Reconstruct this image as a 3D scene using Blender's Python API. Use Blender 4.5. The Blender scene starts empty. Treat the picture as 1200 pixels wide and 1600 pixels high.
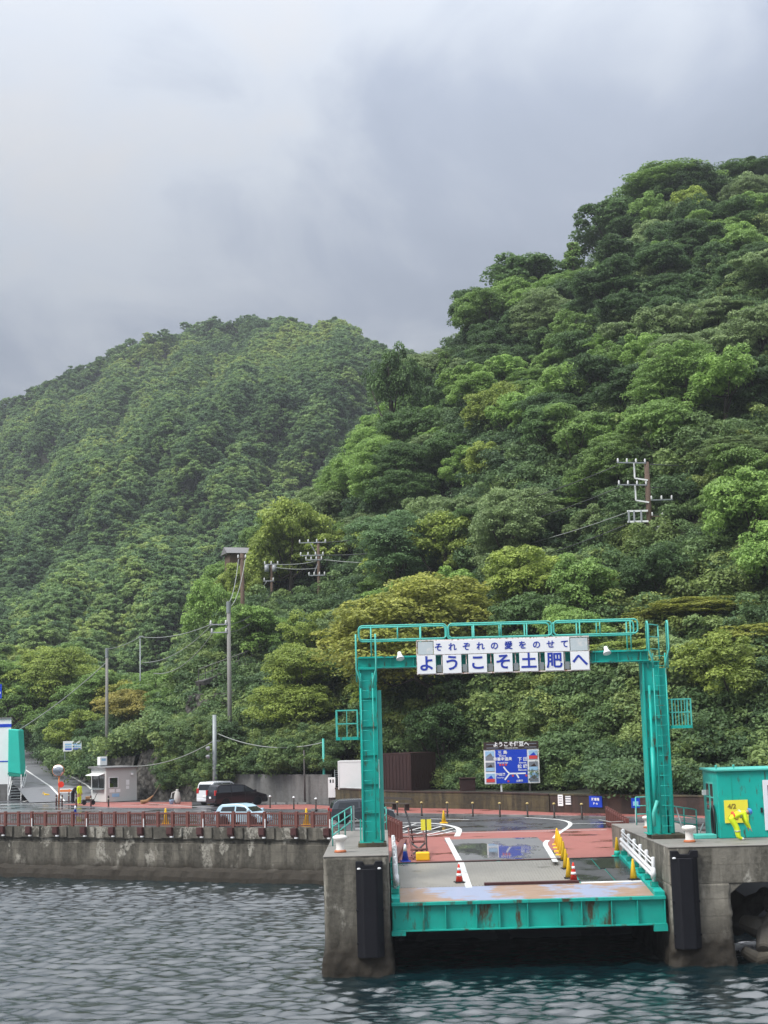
import bpy, math, random
import numpy as np
from mathutils import Vector, Matrix, Euler

random.seed(7)
SC = bpy.context.scene
COL = SC.collection
R = math.radians

# ------------------------------------------------------------------ camera
CAM_Z = 9.0
PITCH, ROLL, FPX = math.atan(340 / 2330), -0.0265, 2330.0
cam_data = bpy.data.cameras.new('camera')
cam_data.sensor_fit = 'HORIZONTAL'
cam_data.sensor_width = 36.0
cam_data.lens = 36.0 * FPX / 1200.0
cam_data.clip_start, cam_data.clip_end = 0.5, 20000
cam = bpy.data.objects.new('camera', cam_data)
COL.objects.link(cam)
cam.location = (0, 0, CAM_Z)
CAM_ROT = Matrix.Rotation(-0.0038, 3, 'Z') @ Matrix.Rotation(math.pi / 2 + PITCH, 3, 'X') @ Matrix.Rotation(ROLL, 3, 'Z')
cam.rotation_euler = CAM_ROT.to_euler()
SC.camera = cam

# ------------------------------------------------------------------ sky, sun, exposure
SUN_EL, SUN_AZ = R(50), R(238)          # azimuth measured clockwise from +Y: behind and to the side of the camera
world = bpy.data.worlds.new('World')
SC.world = world
world.use_nodes = True
nt = world.node_tree
nt.nodes.clear()
def wn(t, **k):
    n = nt.nodes.new(t)
    for a, b in k.items():
        setattr(n, a, b)
    return n
L = nt.links.new
out = wn('ShaderNodeOutputWorld')
bg = wn('ShaderNodeBackground')
sky = wn('ShaderNodeTexSky', sky_type='NISHITA', sun_disc=False, sun_elevation=SUN_EL, sun_rotation=SUN_AZ)
skym = wn('ShaderNodeVectorMath', operation='SCALE')
skym.inputs['Scale'].default_value = 0.02
L(sky.outputs[0], skym.inputs[0])
tc = wn('ShaderNodeTexCoord')
sep = wn('ShaderNodeSeparateXYZ')
L(tc.outputs['Generated'], sep.inputs[0])
# cloud deck: the view direction is projected onto a flat layer overhead
zc = wn('ShaderNodeMath', operation='MAXIMUM'); L(sep.outputs[2], zc.inputs[0]); zc.inputs[1].default_value = 0.0
za = wn('ShaderNodeMath', operation='ADD'); L(zc.outputs[0], za.inputs[0]); za.inputs[1].default_value = 0.16
dv = wn('ShaderNodeVectorMath', operation='DIVIDE')
cz = wn('ShaderNodeCombineXYZ')
for i in range(3):
    L(za.outputs[0], cz.inputs[i])
L(tc.outputs['Generated'], dv.inputs[0]); L(cz.outputs[0], dv.inputs[1])
def cloud(scale, detail, rough, off, dist=0.4):
    m = wn('ShaderNodeMapping'); m.inputs['Location'].default_value = off
    m.inputs['Scale'].default_value = (1, 0.75, 0)
    m.inputs['Rotation'].default_value = (0, 0, 0.5)
    L(dv.outputs[0], m.inputs[0])
    n = wn('ShaderNodeTexNoise'); n.inputs['Scale'].default_value = scale
    n.inputs['Detail'].default_value = detail; n.inputs['Roughness'].default_value = rough
    n.inputs['Distortion'].default_value = dist
    L(m.outputs[0], n.inputs[0])
    return n
c1 = cloud(0.9, 5, 0.5, (1.1, 0.4, 0))
c2 = cloud(2.6, 9, 0.6, (7.3, 4.4, 0), 0.8)
cm = wn('ShaderNodeMath', operation='MULTIPLY_ADD'); L(c2.outputs[0], cm.inputs[0]); cm.inputs[1].default_value = 0.36; L(c1.outputs[0], cm.inputs[2])
# overcast luminance rises towards the zenith
el = wn('ShaderNodeMath', operation='MULTIPLY_ADD'); L(zc.outputs[0], el.inputs[0]); el.inputs[1].default_value = 0.62; L(cm.outputs[0], el.inputs[2])
ramp = wn('ShaderNodeValToRGB')
L(el.outputs[0], ramp.inputs[0])
cr = ramp.color_ramp
cr.elements[0].position = 0.66; cr.elements[0].color = (0.086, 0.100, 0.126, 1)
cr.elements[1].position = 1.0; cr.elements[1].color = (0.180, 0.184, 0.194, 1)
e = cr.elements.new(0.84); e.color = (0.121, 0.135, 0.164, 1)
e = cr.elements.new(0.93); e.color = (0.168, 0.180, 0.201, 1)
mx = wn('ShaderNodeMix', data_type='RGBA')
mx.inputs[0].default_value = 0.92
L(skym.outputs[0], mx.inputs[6]); L(ramp.outputs[0], mx.inputs[7])
L(mx.outputs[2], bg.inputs[0])
# an overcast sky is brightest overhead, evenly all round
zb = wn('ShaderNodeMath', operation='POWER'); L(zc.outputs[0], zb.inputs[0]); zb.inputs[1].default_value = 1.8
zs = wn('ShaderNodeMath', operation='MULTIPLY_ADD'); L(zb.outputs[0], zs.inputs[0]); zs.inputs[1].default_value = 5.2; zs.inputs[2].default_value = 0.60
L(zs.outputs[0], bg.inputs[1])
L(bg.outputs[0], out.inputs[0])

sun_d = bpy.data.lights.new('sun', 'SUN')
sun_d.energy, sun_d.angle, sun_d.color = 1.5, R(25), (1.0, 0.96, 0.9)
sun = bpy.data.objects.new('sun', sun_d)
COL.objects.link(sun)
sd = Vector((math.sin(SUN_AZ) * math.cos(SUN_EL), math.cos(SUN_AZ) * math.cos(SUN_EL), math.sin(SUN_EL)))
sun.rotation_euler = sd.to_track_quat('Z', 'Y').to_euler()
sun.location = (0, -50, 120)

SC.view_settings.view_transform = 'Standard'
SC.view_settings.look = 'None'
SC.view_settings.exposure = 1.45
SC.view_settings.gamma = 1.0
SC.cycles.max_bounces = 6
SC.cycles.diffuse_bounces = 3
SC.cycles.glossy_bounces = 3
SC.cycles.transmission_bounces = 3
SC.cycles.volume_bounces = 0
SC.cycles.use_denoising = True

# ------------------------------------------------------------------ helpers
def ray(px, py):
    return CAM_ROT @ Vector(((px - 600) / FPX, -(py - 800) / FPX, -1))
def at(px, py, Y):
    d = ray(px, py)
    return Vector((0, 0, CAM_Z)) + d * (Y / d.y)
def gz(px, py, z=3.3):
    d = ray(px, py)
    return Vector((0, 0, CAM_Z)) + d * ((z - CAM_Z) / d.z)

def tag(o, label=None, cat=None, group=None, kind=None):
    if label: o['label'] = label
    if cat: o['category'] = cat
    if group: o['group'] = group
    if kind: o['kind'] = kind
    return o
def thing(name, label, cat, loc=(0, 0, 0), rz=0.0, group=None):
    o = bpy.data.objects.new(name, None)
    o.empty_display_size = 0.2
    COL.objects.link(o)
    o.location = loc
    o.rotation_euler = (0, 0, rz)
    return tag(o, label, cat, group)
def root_of(o):
    while o.parent: o = o.parent
    return o

class MB:
    def __init__(s): s.v = []; s.f = []
    def add(s, vs, fs):
        n = len(s.v)
        s.v += [tuple(p) for p in vs]
        s.f += [tuple(i + n for i in f) for f in fs]
        return s
    def hexa(s, p):
        return s.add(p, [(0, 3, 2, 1), (4, 5, 6, 7), (0, 1, 5, 4), (1, 2, 6, 5), (2, 3, 7, 6), (3, 0, 4, 7)])
    def box(s, x0, x1, y0, y1, z0, z1):
        return s.hexa([(x0, y0, z0), (x1, y0, z0), (x1, y1, z0), (x0, y1, z0), (x0, y0, z1), (x1, y0, z1), (x1, y1, z1), (x0, y1, z1)])
    def obox(s, c, sx, sy, sz, rot=None):
        m = rot if rot is not None else Matrix.Identity(3)
        c = Vector(c)
        P = [c + m @ Vector((a * sx / 2, b * sy / 2, d * sz / 2)) for d in (-1, 1) for a, b in ((-1, -1), (1, -1), (1, 1), (-1, 1))]
        return s.hexa(P)
    def bar(s, p, q, w, h, up=(0, 0, 1)):
        p, q = Vector(p), Vector(q)
        d = (q - p).normalized()
        u = Vector(up)
        if abs(d.dot(u)) > 0.98: u = Vector((0, 1, 0))
        a = d.cross(u).normalized(); b = a.cross(d)
        P = [e + a * i * w / 2 + b * j * h / 2 for e in (p, q) for i, j in ((-1, -1), (1, -1), (1, 1), (-1, 1))]
        return s.hexa(P)
    def tube(s, pts, r, n=8, closed=False):
        pts = [Vector(p) for p in pts]
        m = len(pts)
        rr = r if isinstance(r, (list, tuple)) else [r] * m
        vs, prev = [], None
        for i, p in enumerate(pts):
            if closed: d = pts[(i + 1) % m] - pts[i - 1]
            else: d = pts[min(i + 1, m - 1)] - pts[max(i - 1, 0)]
            d.normalize()
            if prev is None:
                u = Vector((0, 0, 1)) if abs(d.z) < 0.9 else Vector((1, 0, 0))
                a = d.cross(u).normalized()
            else:
                a = (prev - d * prev.dot(d)).normalized()
            prev = a
            b = d.cross(a)
            vs += [p + (a * math.cos(t) + b * math.sin(t)) * rr[i] for t in [2 * math.pi * k / n for k in range(n)]]
        fs = []
        for i in range(m if closed else m - 1):
            j = (i + 1) % m
            fs += [(i * n + k, i * n + (k + 1) % n, j * n + (k + 1) % n, j * n + k) for k in range(n)]
        if not closed:
            fs += [tuple(range(n))[::-1], tuple((m - 1) * n + k for k in range(n))]
        return s.add(vs, fs)
    def lathe(s, prof, c=(0, 0, 0), n=16, sx=1, sy=1):
        vs = [(c[0] + r * sx * math.cos(2 * math.pi * k / n), c[1] + r * sy * math.sin(2 * math.pi * k / n), c[2] + z) for r, z in prof for k in range(n)]
        fs = [(i * n + k, i * n + (k + 1) % n, (i + 1) * n + (k + 1) % n, (i + 1) * n + k) for i in range(len(prof) - 1) for k in range(n)]
        fs += [tuple(range(n))[::-1], tuple((len(prof) - 1) * n + k for k in range(n))]
        return s.add(vs, fs)
    def prism(s, poly, o, a, b, c):
        """polygon of (u, v) in the plane o + u a + v b, pushed along c"""
        o, a, b, c = Vector(o), Vector(a), Vector(b), Vector(c)
        n = len(poly)
        lo = [o + a * u + b * v for u, v in poly]
        return s.add(lo + [p + c for p in lo], [tuple(range(n))[::-1], tuple(range(n, 2 * n))] + [(i, (i + 1) % n, n + (i + 1) % n, n + i) for i in range(n)])
    def sheet(s, pts):
        return s.add(pts, [tuple(range(len(pts)))])
    def strip(s, left, right):
        n = len(left)
        return s.add(list(left) + list(right), [(i, n + i, n + i + 1, i + 1) for i in range(n - 1)])
    def mesh(s, name, mat=None, smooth=False):
        me = bpy.data.meshes.new(name)
        me.from_pydata([tuple(p) for p in s.v], [], s.f)
        me.validate()
        if mat: me.materials.append(mat)
        if smooth: me.polygons.foreach_set('use_smooth', [True] * len(me.polygons))
        me.update()
        return me
    def build(s, name, mat, parent=None, smooth=False, bevel=0, world=False, segs=2):
        if world and parent is not None:
            r = root_of(parent)
            inv = (Matrix.Translation(r.location) @ r.rotation_euler.to_matrix().to_4x4()).inverted()
            s.v = [tuple(inv @ Vector(p)) for p in s.v]
        o = bpy.data.objects.new(name, s.mesh(name, mat, smooth))
        COL.objects.link(o)
        if parent is not None: o.parent = parent
        if bevel:
            b = o.modifiers.new('bevel', 'BEVEL'); b.width = bevel; b.segments = segs; b.limit_method = 'ANGLE'
        return o
def inst(me, name, parent=None, loc=(0, 0, 0), rz=0.0, scale=(1, 1, 1), rot=None):
    o = bpy.data.objects.new(name, me)
    COL.objects.link(o)
    o.location = loc
    o.rotation_euler = rot if rot is not None else (0, 0, rz)
    o.scale = scale
    if parent is not None: o.parent = parent
    return o
def copy_tree(o, parent=None):
    c = o.copy()
    COL.objects.link(c)
    c.parent = parent
    for ch in list(o.children):
        copy_tree(ch, c)
    return c

# ------------------------------------------------------------------ materials
def new_mat(name):
    m = bpy.data.materials.new(name)
    m.use_nodes = True
    return m, m.node_tree.nodes, m.node_tree.links.new, m.node_tree.nodes['Principled BSDF']
def c4(c): return (c[0], c[1], c[2], 1)
def mul(c, k): return tuple(x * k for x in c)
def pos_noise(N, LK, scale, detail=4, rough=0.55, stretch=(1, 1, 1), off=(0, 0, 0)):
    g = N.new('ShaderNodeNewGeometry')
    mp = N.new('ShaderNodeMapping'); mp.inputs['Scale'].default_value = stretch; mp.inputs['Location'].default_value = off
    LK(g.outputs['Position'], mp.inputs[0])
    n = N.new('ShaderNodeTexNoise'); n.inputs['Scale'].default_value = scale
    n.inputs['Detail'].default_value = detail; n.inputs['Roughness'].default_value = rough
    LK(mp.outputs[0], n.inputs[0])
    return n
def ramp2(N, LK, src, a, b, ca=(0, 0, 0, 1), cb=(1, 1, 1, 1)):
    r = N.new('ShaderNodeValToRGB')
    r.color_ramp.elements[0].position = a; r.color_ramp.elements[0].color = ca
    r.color_ramp.elements[1].position = b; r.color_ramp.elements[1].color = cb
    LK(src, r.inputs[0])
    return r
def mixc(N, LK, fac, a, b):
    m = N.new('ShaderNodeMix'); m.data_type = 'RGBA'
    if isinstance(fac, float): m.inputs[0].default_value = fac
    else: LK(fac, m.inputs[0])
    for k, x in ((6, a), (7, b)):
        if isinstance(x, tuple): m.inputs[k].default_value = c4(x)
        else: LK(x, m.inputs[k])
    return m.outputs[2]
def bumpn(N, LK, src, bsdf, dist=0.02, strength=0.5):
    b = N.new('ShaderNodeBump'); b.inputs['Distance'].default_value = dist; b.inputs['Strength'].default_value = strength
    LK(src, b.inputs['Height']); LK(b.outputs[0], bsdf.inputs['Normal'])

def paint(name, col, rough=0.5, var=0.18, scale=2.5, dirt=None, dirt_amt=0.55, dirt_scale=3.0, streak=False, metal=0.0, bump=0.0, spec=0.4):
    """painted or moulded surface: slow tone variation plus patches of dirt or rust with a shape of their own"""
    m, N, LK, B = new_mat(name)
    n = pos_noise(N, LK, scale, 5)
    colr = mixc(N, LK, n.outputs[0], mul(col, 1 - var), mul(col, 1 + var))
    if dirt:
        d = pos_noise(N, LK, dirt_scale, 7, 0.65, (1, 1, 0.25) if streak else (1, 1, 1), (4.1, 2.2, 0))
        r = ramp2(N, LK, d.outputs[0], dirt_amt, dirt_amt + 0.10)
        colr = mixc(N, LK, r.outputs[0], colr, dirt)
    LK(colr, B.inputs['Base Color'])
    B.inputs['Roughness'].default_value = rough
    B.inputs['Metallic'].default_value = metal
    B.inputs['Specular IOR Level'].default_value = spec
    if bump:
        f = pos_noise(N, LK, 40, 3)
        bumpn(N, LK, f.outputs[0], B, bump, 0.6)
    return m

TEAL = (0.005, 0.37, 0.315)
M = {}
M['teal'] = paint('teal_paint', TEAL, 0.45, 0.32, 1.1, (0.07, 0.06, 0.032), 0.565, 4, True)
M['teal_rusty'] = paint('teal_rusty_paint', (0.005, 0.33, 0.27), 0.5, 0.3, 1.4, (0.06, 0.045, 0.022), 0.54, 2.2, True)
M['teal_pale'] = paint('teal_faded_paint', (0.07, 0.43, 0.37), 0.5, 0.2, 2.0, (0.16, 0.12, 0.08), 0.66, 6, True)
M['white'] = paint('white_paint', (0.62, 0.64, 0.66), 0.45, 0.06, 2.0, (0.32, 0.2, 0.13), 0.69, 6, True)
M['sign_white'] = paint('sign_white', (0.80, 0.82, 0.85), 0.4, 0.04, 2.0, (0.40, 0.22, 0.14), 0.71, 5, True)
M['end_panel'] = paint('pale_end_panel', (0.50, 0.57, 0.60), 0.3, 0.08, 2.0, (0.62, 0.64, 0.64), 0.55, 2)
M['white_clean'] = paint('white_clean', (0.78, 0.8, 0.81), 0.45, 0.05)
M['rust'] = paint('rust', (0.19, 0.075, 0.035), 0.8, 0.5, 6, (0.30, 0.17, 0.10), 0.55, 4)
M['sign_frame'] = paint('sign_frame_paint', (0.62, 0.56, 0.53), 0.5, 0.15, 3, (0.26, 0.09, 0.045), 0.52, 7)
M['blue_letter'] = paint('blue_letter', (0.018, 0.045, 0.36), 0.5, 0.25, 3)
M['glass_dark'] = paint('dark_glass', (0.022, 0.027, 0.032), 0.03, 0.1, spec=0.6)
M['rubber'] = paint('black_rubber', (0.007, 0.0075, 0.011), 0.6, 0.3, 3, (0.018, 0.018, 0.018), 0.6, 3, True, spec=0.2)
M['black'] = paint('black_plastic', (0.014, 0.014, 0.015), 0.5)
M['brown_rail'] = paint('brown_rail', (0.135, 0.050, 0.042), 0.6, 0.25, 2.5, (0.22, 0.12, 0.10), 0.66, 5)
M['maroon'] = paint('maroon_steel', (0.06, 0.02, 0.02), 0.5, 0.3, 3)
M['container'] = paint('container_brown', (0.03, 0.0115, 0.011), 0.6, 0.25, 1.0, (0.045, 0.02, 0.016), 0.6, 2, True)
M['yellow'] = paint('yellow_plastic', (0.80, 0.50, 0.02), 0.45, 0.1, 2, (0.35, 0.24, 0.06), 0.7, 8)
M['rust_foot'] = paint('rusty_foot', (0.42, 0.13, 0.05), 0.6, 0.3, 4)
M['orange'] = paint('orange_paint', (0.72, 0.22, 0.06), 0.45, 0.12)
M['red'] = paint('red_plastic', (0.72, 0.045, 0.025), 0.4, 0.1)
M['blue_plastic'] = paint('blue_plastic', (0.02, 0.07, 0.46), 0.4, 0.1)
M['hivis'] = paint('hivis_yellow', (0.62, 0.80, 0.02), 0.7, 0.12, 8, bump=0.004)
M['hivis_orange'] = paint('reflective_orange', (0.75, 0.10, 0.03), 0.6, 0.1)
M['reflective'] = paint('reflective_grey', (0.42, 0.46, 0.34), 0.4, 0.05)
M['dark_cloth'] = paint('dark_cloth', (0.014, 0.015, 0.025), 0.85, 0.2, 8)
M['skin'] = paint('skin', (0.42, 0.25, 0.17), 0.55, 0.06)
M['hair'] = paint('black_hair', (0.012, 0.01, 0.009), 0.5, 0.2)
M['helmet_blue'] = paint('helmet_blue', (0.06, 0.25, 0.62), 0.3, 0.05)
M['pole_conc'] = paint('pole_concrete', (0.20, 0.20, 0.19), 0.8, 0.12, 1.5, (0.20, 0.20, 0.18), 0.6, 2, True)
M['pole_steel'] = paint('pole_galvanised', (0.24, 0.27, 0.28), 0.45, 0.1, 2, metal=0.2)
M['pole_wood'] = paint('pole_creosote', (0.10, 0.068, 0.05), 0.85, 0.3, 3)
M['insulator'] = paint('insulator_grey', (0.30, 0.32, 0.35), 0.35, 0.1)
M['wire'] = paint('wire', (0.06, 0.065, 0.07), 0.6)
M['wire_pale'] = paint('pale_cable', (0.25, 0.27, 0.26), 0.6)
M['booth'] = paint('booth_panel', (0.50, 0.51, 0.50), 0.6, 0.07, 1.0, (0.36, 0.36, 0.33), 0.64, 2, True)
M['door_white'] = paint('door_white', (0.72, 0.73, 0.79), 0.4, 0.04)
M['brown_post'] = paint('bollard_dark', (0.022, 0.016, 0.013), 0.45, 0.2)
M['gold'] = paint('bollard_cap', (0.42, 0.32, 0.12), 0.4, 0.1)
M['blue_sign'] = paint('blue_sign', (0.012, 0.055, 0.50), 0.35, 0.06)
M['sign_brown'] = paint('sign_header', (0.035, 0.022, 0.02), 0.5)
M['paper_yellow'] = paint('yellow_notice', (0.80, 0.72, 0.06), 0.6, 0.05)
M['print_brown'] = paint('notice_print', (0.24, 0.17, 0.03), 0.6)
M['print_grey'] = paint('print_grey', (0.18, 0.2, 0.24), 0.6)
M['print_red'] = paint('print_red', (0.6, 0.06, 0.06), 0.6)
M['pale_blue'] = paint('pale_blue', (0.30, 0.50, 0.72), 0.5)
M['bench'] = paint('weathered_bench', (0.05, 0.045, 0.04), 0.7)
M['straw'] = paint('straw', (0.25, 0.14, 0.07), 0.9, 0.3, 20)
M['bag'] = paint('bag_grey', (0.40, 0.40, 0.38), 0.8, 0.15)
M['bollard_white'] = paint('mooring_bollard', (0.70, 0.69, 0.66), 0.5, 0.08, 2, (0.50, 0.20, 0.09), 0.66, 5, True)
M['car_black'] = paint('car_black', (0.008, 0.007, 0.012), 0.15, 0.1, spec=0.6)
M['car_white'] = paint('car_white', (0.62, 0.65, 0.68), 0.2, 0.03, spec=0.6)
M['car_blue'] = paint('car_pale_blue', (0.40, 0.56, 0.66), 0.2, 0.04, spec=0.6)
M['car_grey'] = paint('car_grey', (0.05, 0.058, 0.07), 0.25, 0.05, spec=0.6)
M['alloy'] = paint('alloy', (0.45, 0.46, 0.47), 0.3, 0.1, metal=0.7)
M['tail_red'] = paint('tail_lamp', (0.42, 0.03, 0.03), 0.2)
M['chrome'] = paint('mirror_glass', (0.68, 0.70, 0.72), 0.05, 0.02, metal=1.0)
M['awning'] = paint('awning_green', (0.02, 0.50, 0.40), 0.55, 0.1, 1.5)
M['awning_dark'] = paint('awning_valance', (0.012, 0.24, 0.18), 0.6, 0.1, 1.5)
M['roof_grey'] = paint('roof_slate', (0.16, 0.16, 0.165), 0.6, 0.15, 1)
M['steel_dark'] = paint('dark_steel', (0.06, 0.055, 0.055), 0.6, 0.3)

def concrete(name, col=(0.27, 0.25, 0.215), tide=0.75, tide2=1.9, efflo=0.60, wet=0.35, dark=(0.085, 0.078, 0.06), joints=False):
    m, N, LK, B = new_mat(name)
    n1 = pos_noise(N, LK, 0.55, 6, 0.6)
    n2 = pos_noise(N, LK, 5, 6, 0.65)
    n3 = pos_noise(N, LK, 1.1, 6, 0.62, (1, 1, 0.16), (3, 1, 9))     # rain streaks
    c = mixc(N, LK, ramp2(N, LK, n1.outputs[0], 0.35, 0.68).outputs[0], mul(col, 0.62), mul(col, 1.18))
    c = mixc(N, LK, ramp2(N, LK, n3.outputs[0], 0.41, 0.55).outputs[0], c, dark)
    g = N.new('ShaderNodeNewGeometry'); s = N.new('ShaderNodeSeparateXYZ'); LK(g.outputs['Position'], s.inputs[0])
    # pour lines left by the formwork
    pl = N.new('ShaderNodeMath'); pl.operation = 'MULTIPLY_ADD'; LK(n2.outputs[0], pl.inputs[0]); pl.inputs[1].default_value = 0.06; LK(s.outputs[2], pl.inputs[2])
    pf = N.new('ShaderNodeMath'); pf.operation = 'PINGPONG'; LK(pl.outputs[0], pf.inputs[0]); pf.inputs[1].default_value = 0.31
    c = mixc(N, LK, ramp2(N, LK, pf.outputs[0], 0.0, 0.035, (.6, .6, .6, 1), (0, 0, 0, 1)).outputs[0], c, dark)
    # pale lime bloom in irregular patches
    n4 = pos_noise(N, LK, 0.85, 5, 0.6, (1, 1, 0.55), (11, 5, 2))
    e1 = ramp2(N, LK, n4.outputs[0], efflo, efflo + 0.05)
    e2 = ramp2(N, LK, n2.outputs[0], 0.40, 0.58)
    ml = N.new('ShaderNodeMath'); ml.operation = 'MULTIPLY'; LK(e1.outputs[0], ml.inputs[0]); LK(e2.outputs[0], ml.inputs[1])
    c = mixc(N, LK, ml.outputs[0], c, (0.36, 0.35, 0.31))
    c = mixc(N, LK, ramp2(N, LK, n2.outputs[0], 0.3, 0.75).outputs[0], c, mixc(N, LK, 0.5, c, mul(col, 1.1)))
    # weed and wet band left by the tide
    w = N.new('ShaderNodeMath'); w.operation = 'MULTIPLY_ADD'; LK(n1.outputs[0], w.inputs[0]); w.inputs[1].default_value = -1.3; LK(s.outputs[2], w.inputs[2])
    mr = N.new('ShaderNodeMapRange'); mr.inputs[1].default_value = tide - 0.75; mr.inputs[2].default_value = tide2 - 0.65; mr.inputs[3].default_value = 1; mr.inputs[4].default_value = 0
    LK(w.outputs[0], mr.inputs[0])
    weed = mixc(N, LK, n2.outputs[0], (0.007, 0.006, 0.004), (0.034, 0.026, 0.016))
    c = mixc(N, LK, mr.outputs[0], c, weed)
    LK(c, B.inputs['Base Color'])
    B.inputs['Roughness'].default_value = 0.82
    bumpn(N, LK, n2.outputs[0], B, 0.06, 0.55)
    return m
M['conc'] = concrete('pier_concrete', (0.205, 0.192, 0.16), 0.85, 2.3, 0.60, dark=(0.045, 0.042, 0.033))
M['conc_sea'] = concrete('sea_wall_concrete', (0.14, 0.13, 0.107), 0.85, 1.30, 0.55, dark=(0.026, 0.024, 0.018))
M['conc_dry'] = concrete('wall_concrete', (0.17, 0.17, 0.17), -5, -4, 0.70, dark=(0.10, 0.10, 0.098))
M['conc_moss'] = concrete('mossy_concrete', (0.085, 0.07, 0.034), -5, -4, 0.75, dark=(0.018, 0.016, 0.012))
M['conc_brown'] = concrete('brown_concrete', (0.055, 0.032, 0.025), -5, -4, 0.8, dark=(0.016, 0.012, 0.010))
M['conc_top'] = paint('pier_top', (0.19, 0.18, 0.165), 0.6, 0.2, 0.9, (0.12, 0.115, 0.10), 0.55, 1.5, bump=0.01)
M['tetra'] = concrete('tetrapod_concrete', (0.14, 0.13, 0.115), 0.0, 0.9, 0.72)

def rock(name, a, b, scale=2.2):
    m, N, LK, B = new_mat(name)
    g = N.new('ShaderNodeNewGeometry')
    v = N.new('ShaderNodeTexVoronoi'); v.inputs['Scale'].default_value = scale; LK(g.outputs['Position'], v.inputs[0])
    n = pos_noise(N, LK, 4, 7, 0.65)
    c = mixc(N, LK, n.outputs[0], a, b)
    c = mixc(N, LK, ramp2(N, LK, v.outputs['Distance'], 0.35, 0.75).outputs[0], c, mul(a, 0.6))
    LK(c, B.inputs['Base Color']); B.inputs['Roughness'].default_value = 0.9
    ad = N.new('ShaderNodeMath'); ad.operation = 'SUBTRACT'; LK(n.outputs[0], ad.inputs[0]); LK(v.outputs['Distance'], ad.inputs[1])
    bumpn(N, LK, ad.outputs[0], B, 0.25, 0.8)
    return m
M['stone'] = rock('masonry_stone', (0.045, 0.042, 0.037), (0.15, 0.142, 0.13))
M['soil'] = rock('forest_floor', (0.012, 0.014, 0.007), (0.03, 0.037, 0.014), 0.8)
M['grass'] = rock('grass_bank', (0.06, 0.12, 0.025), (0.12, 0.20, 0.045), 3)

def wetground(name, col, dry=0.55, wet=0.08, wet_at=0.52, var=0.2, scale=0.35, stretch=(1, 1, 1), coarse=18):
    m, N, LK, B = new_mat(name)
    n = pos_noise(N, LK, scale, 5, 0.55, stretch)
    f = pos_noise(N, LK, coarse, 4, 0.7)
    p = pos_noise(N, LK, 1.2, 6, 0.6, (1, 1, 1), (5, 9, 1))
    w = ramp2(N, LK, n.outputs[0], wet_at, wet_at + 0.07)
    c = mixc(N, LK, f.outputs[0], mul(col, 1 - var), mul(col, 1 + var))
    c = mixc(N, LK, p.outputs[0], mixc(N, LK, 0.75, (0, 0, 0), c), c)
    c = mixc(N, LK, w.outputs[0], c, mixc(N, LK, 0.62, (0, 0, 0), c))
    LK(c, B.inputs['Base Color'])
    mr = N.new('ShaderNodeMapRange'); mr.inputs[3].default_value = dry; mr.inputs[4].default_value = wet
    LK(w.outputs[0], mr.inputs[0]); LK(mr.outputs[0], B.inputs['Roughness'])
    b = N.new('ShaderNodeBump'); b.inputs['Distance'].default_value = 0.004; LK(f.outputs[0], b.inputs['Height'])
    iv = N.new('ShaderNodeMath'); iv.operation = 'SUBTRACT'; iv.inputs[0].default_value = 1.0; LK(w.outputs[0], iv.inputs[1])
    LK(iv.outputs[0], b.inputs['Strength'])
    LK(b.outputs[0], B.inputs['Normal'])
    return m
M['asphalt'] = wetground('wet_asphalt', (0.075, 0.078, 0.088), 0.38, 0.12, 0.50)
M['asphalt_road'] = wetground('hill_road_asphalt', (0.15, 0.155, 0.168), 0.5, 0.3, 0.56)
M['redpave'] = wetground('red_paving', (0.33, 0.115, 0.098), 0.5, 0.22, 0.57)
M['grey_apron'] = wetground('wet_grey_apron', (0.20, 0.205, 0.215), 0.35, 0.03, 0.47, 0.1, 0.5, (1, 0.35, 1))
M['marking'] = paint('road_paint', (0.62, 0.63, 0.62), 0.45, 0.12, 1.5, (0.22, 0.22, 0.22), 0.60, 5)
M['deck_conc'] = wetground('ribbed_deck', (0.255, 0.245, 0.22), 0.5, 0.25, 0.62, 0.12, 0.6)
M['deck_dark'] = wetground('rubber_mat', (0.05, 0.052, 0.056), 0.45, 0.2, 0.5)
def flap_mat():
    m, N, LK, B = new_mat('worn_flap_paint')
    n = pos_noise(N, LK, 0.42, 6, 0.55, (1, 0.7, 1), (2.4, 0, 0))
    n2 = pos_noise(N, LK, 2.2, 6, 0.65, (0.5, 2, 1))
    r = N.new('ShaderNodeMath'); r.operation = 'MULTIPLY_ADD'; LK(n2.outputs[0], r.inputs[0]); r.inputs[1].default_value = 0.5; LK(n.outputs[0], r.inputs[2])
    c = mixc(N, LK, n2.outputs[0], (0.22, 0.13, 0.085), (0.36, 0.26, 0.19))
    c = mixc(N, LK, ramp2(N, LK, r.outputs[0], 0.73, 0.80).outputs[0], c, (0.25, 0.29, 0.40))
    c = mixc(N, LK, ramp2(N, LK, n2.outputs[0], 0.66, 0.74).outputs[0], c, (0.40, 0.39, 0.38))
    LK(c, B.inputs['Base Color']); B.inputs['Roughness'].default_value = 0.4
    return m
M['flap'] = flap_mat()

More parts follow.
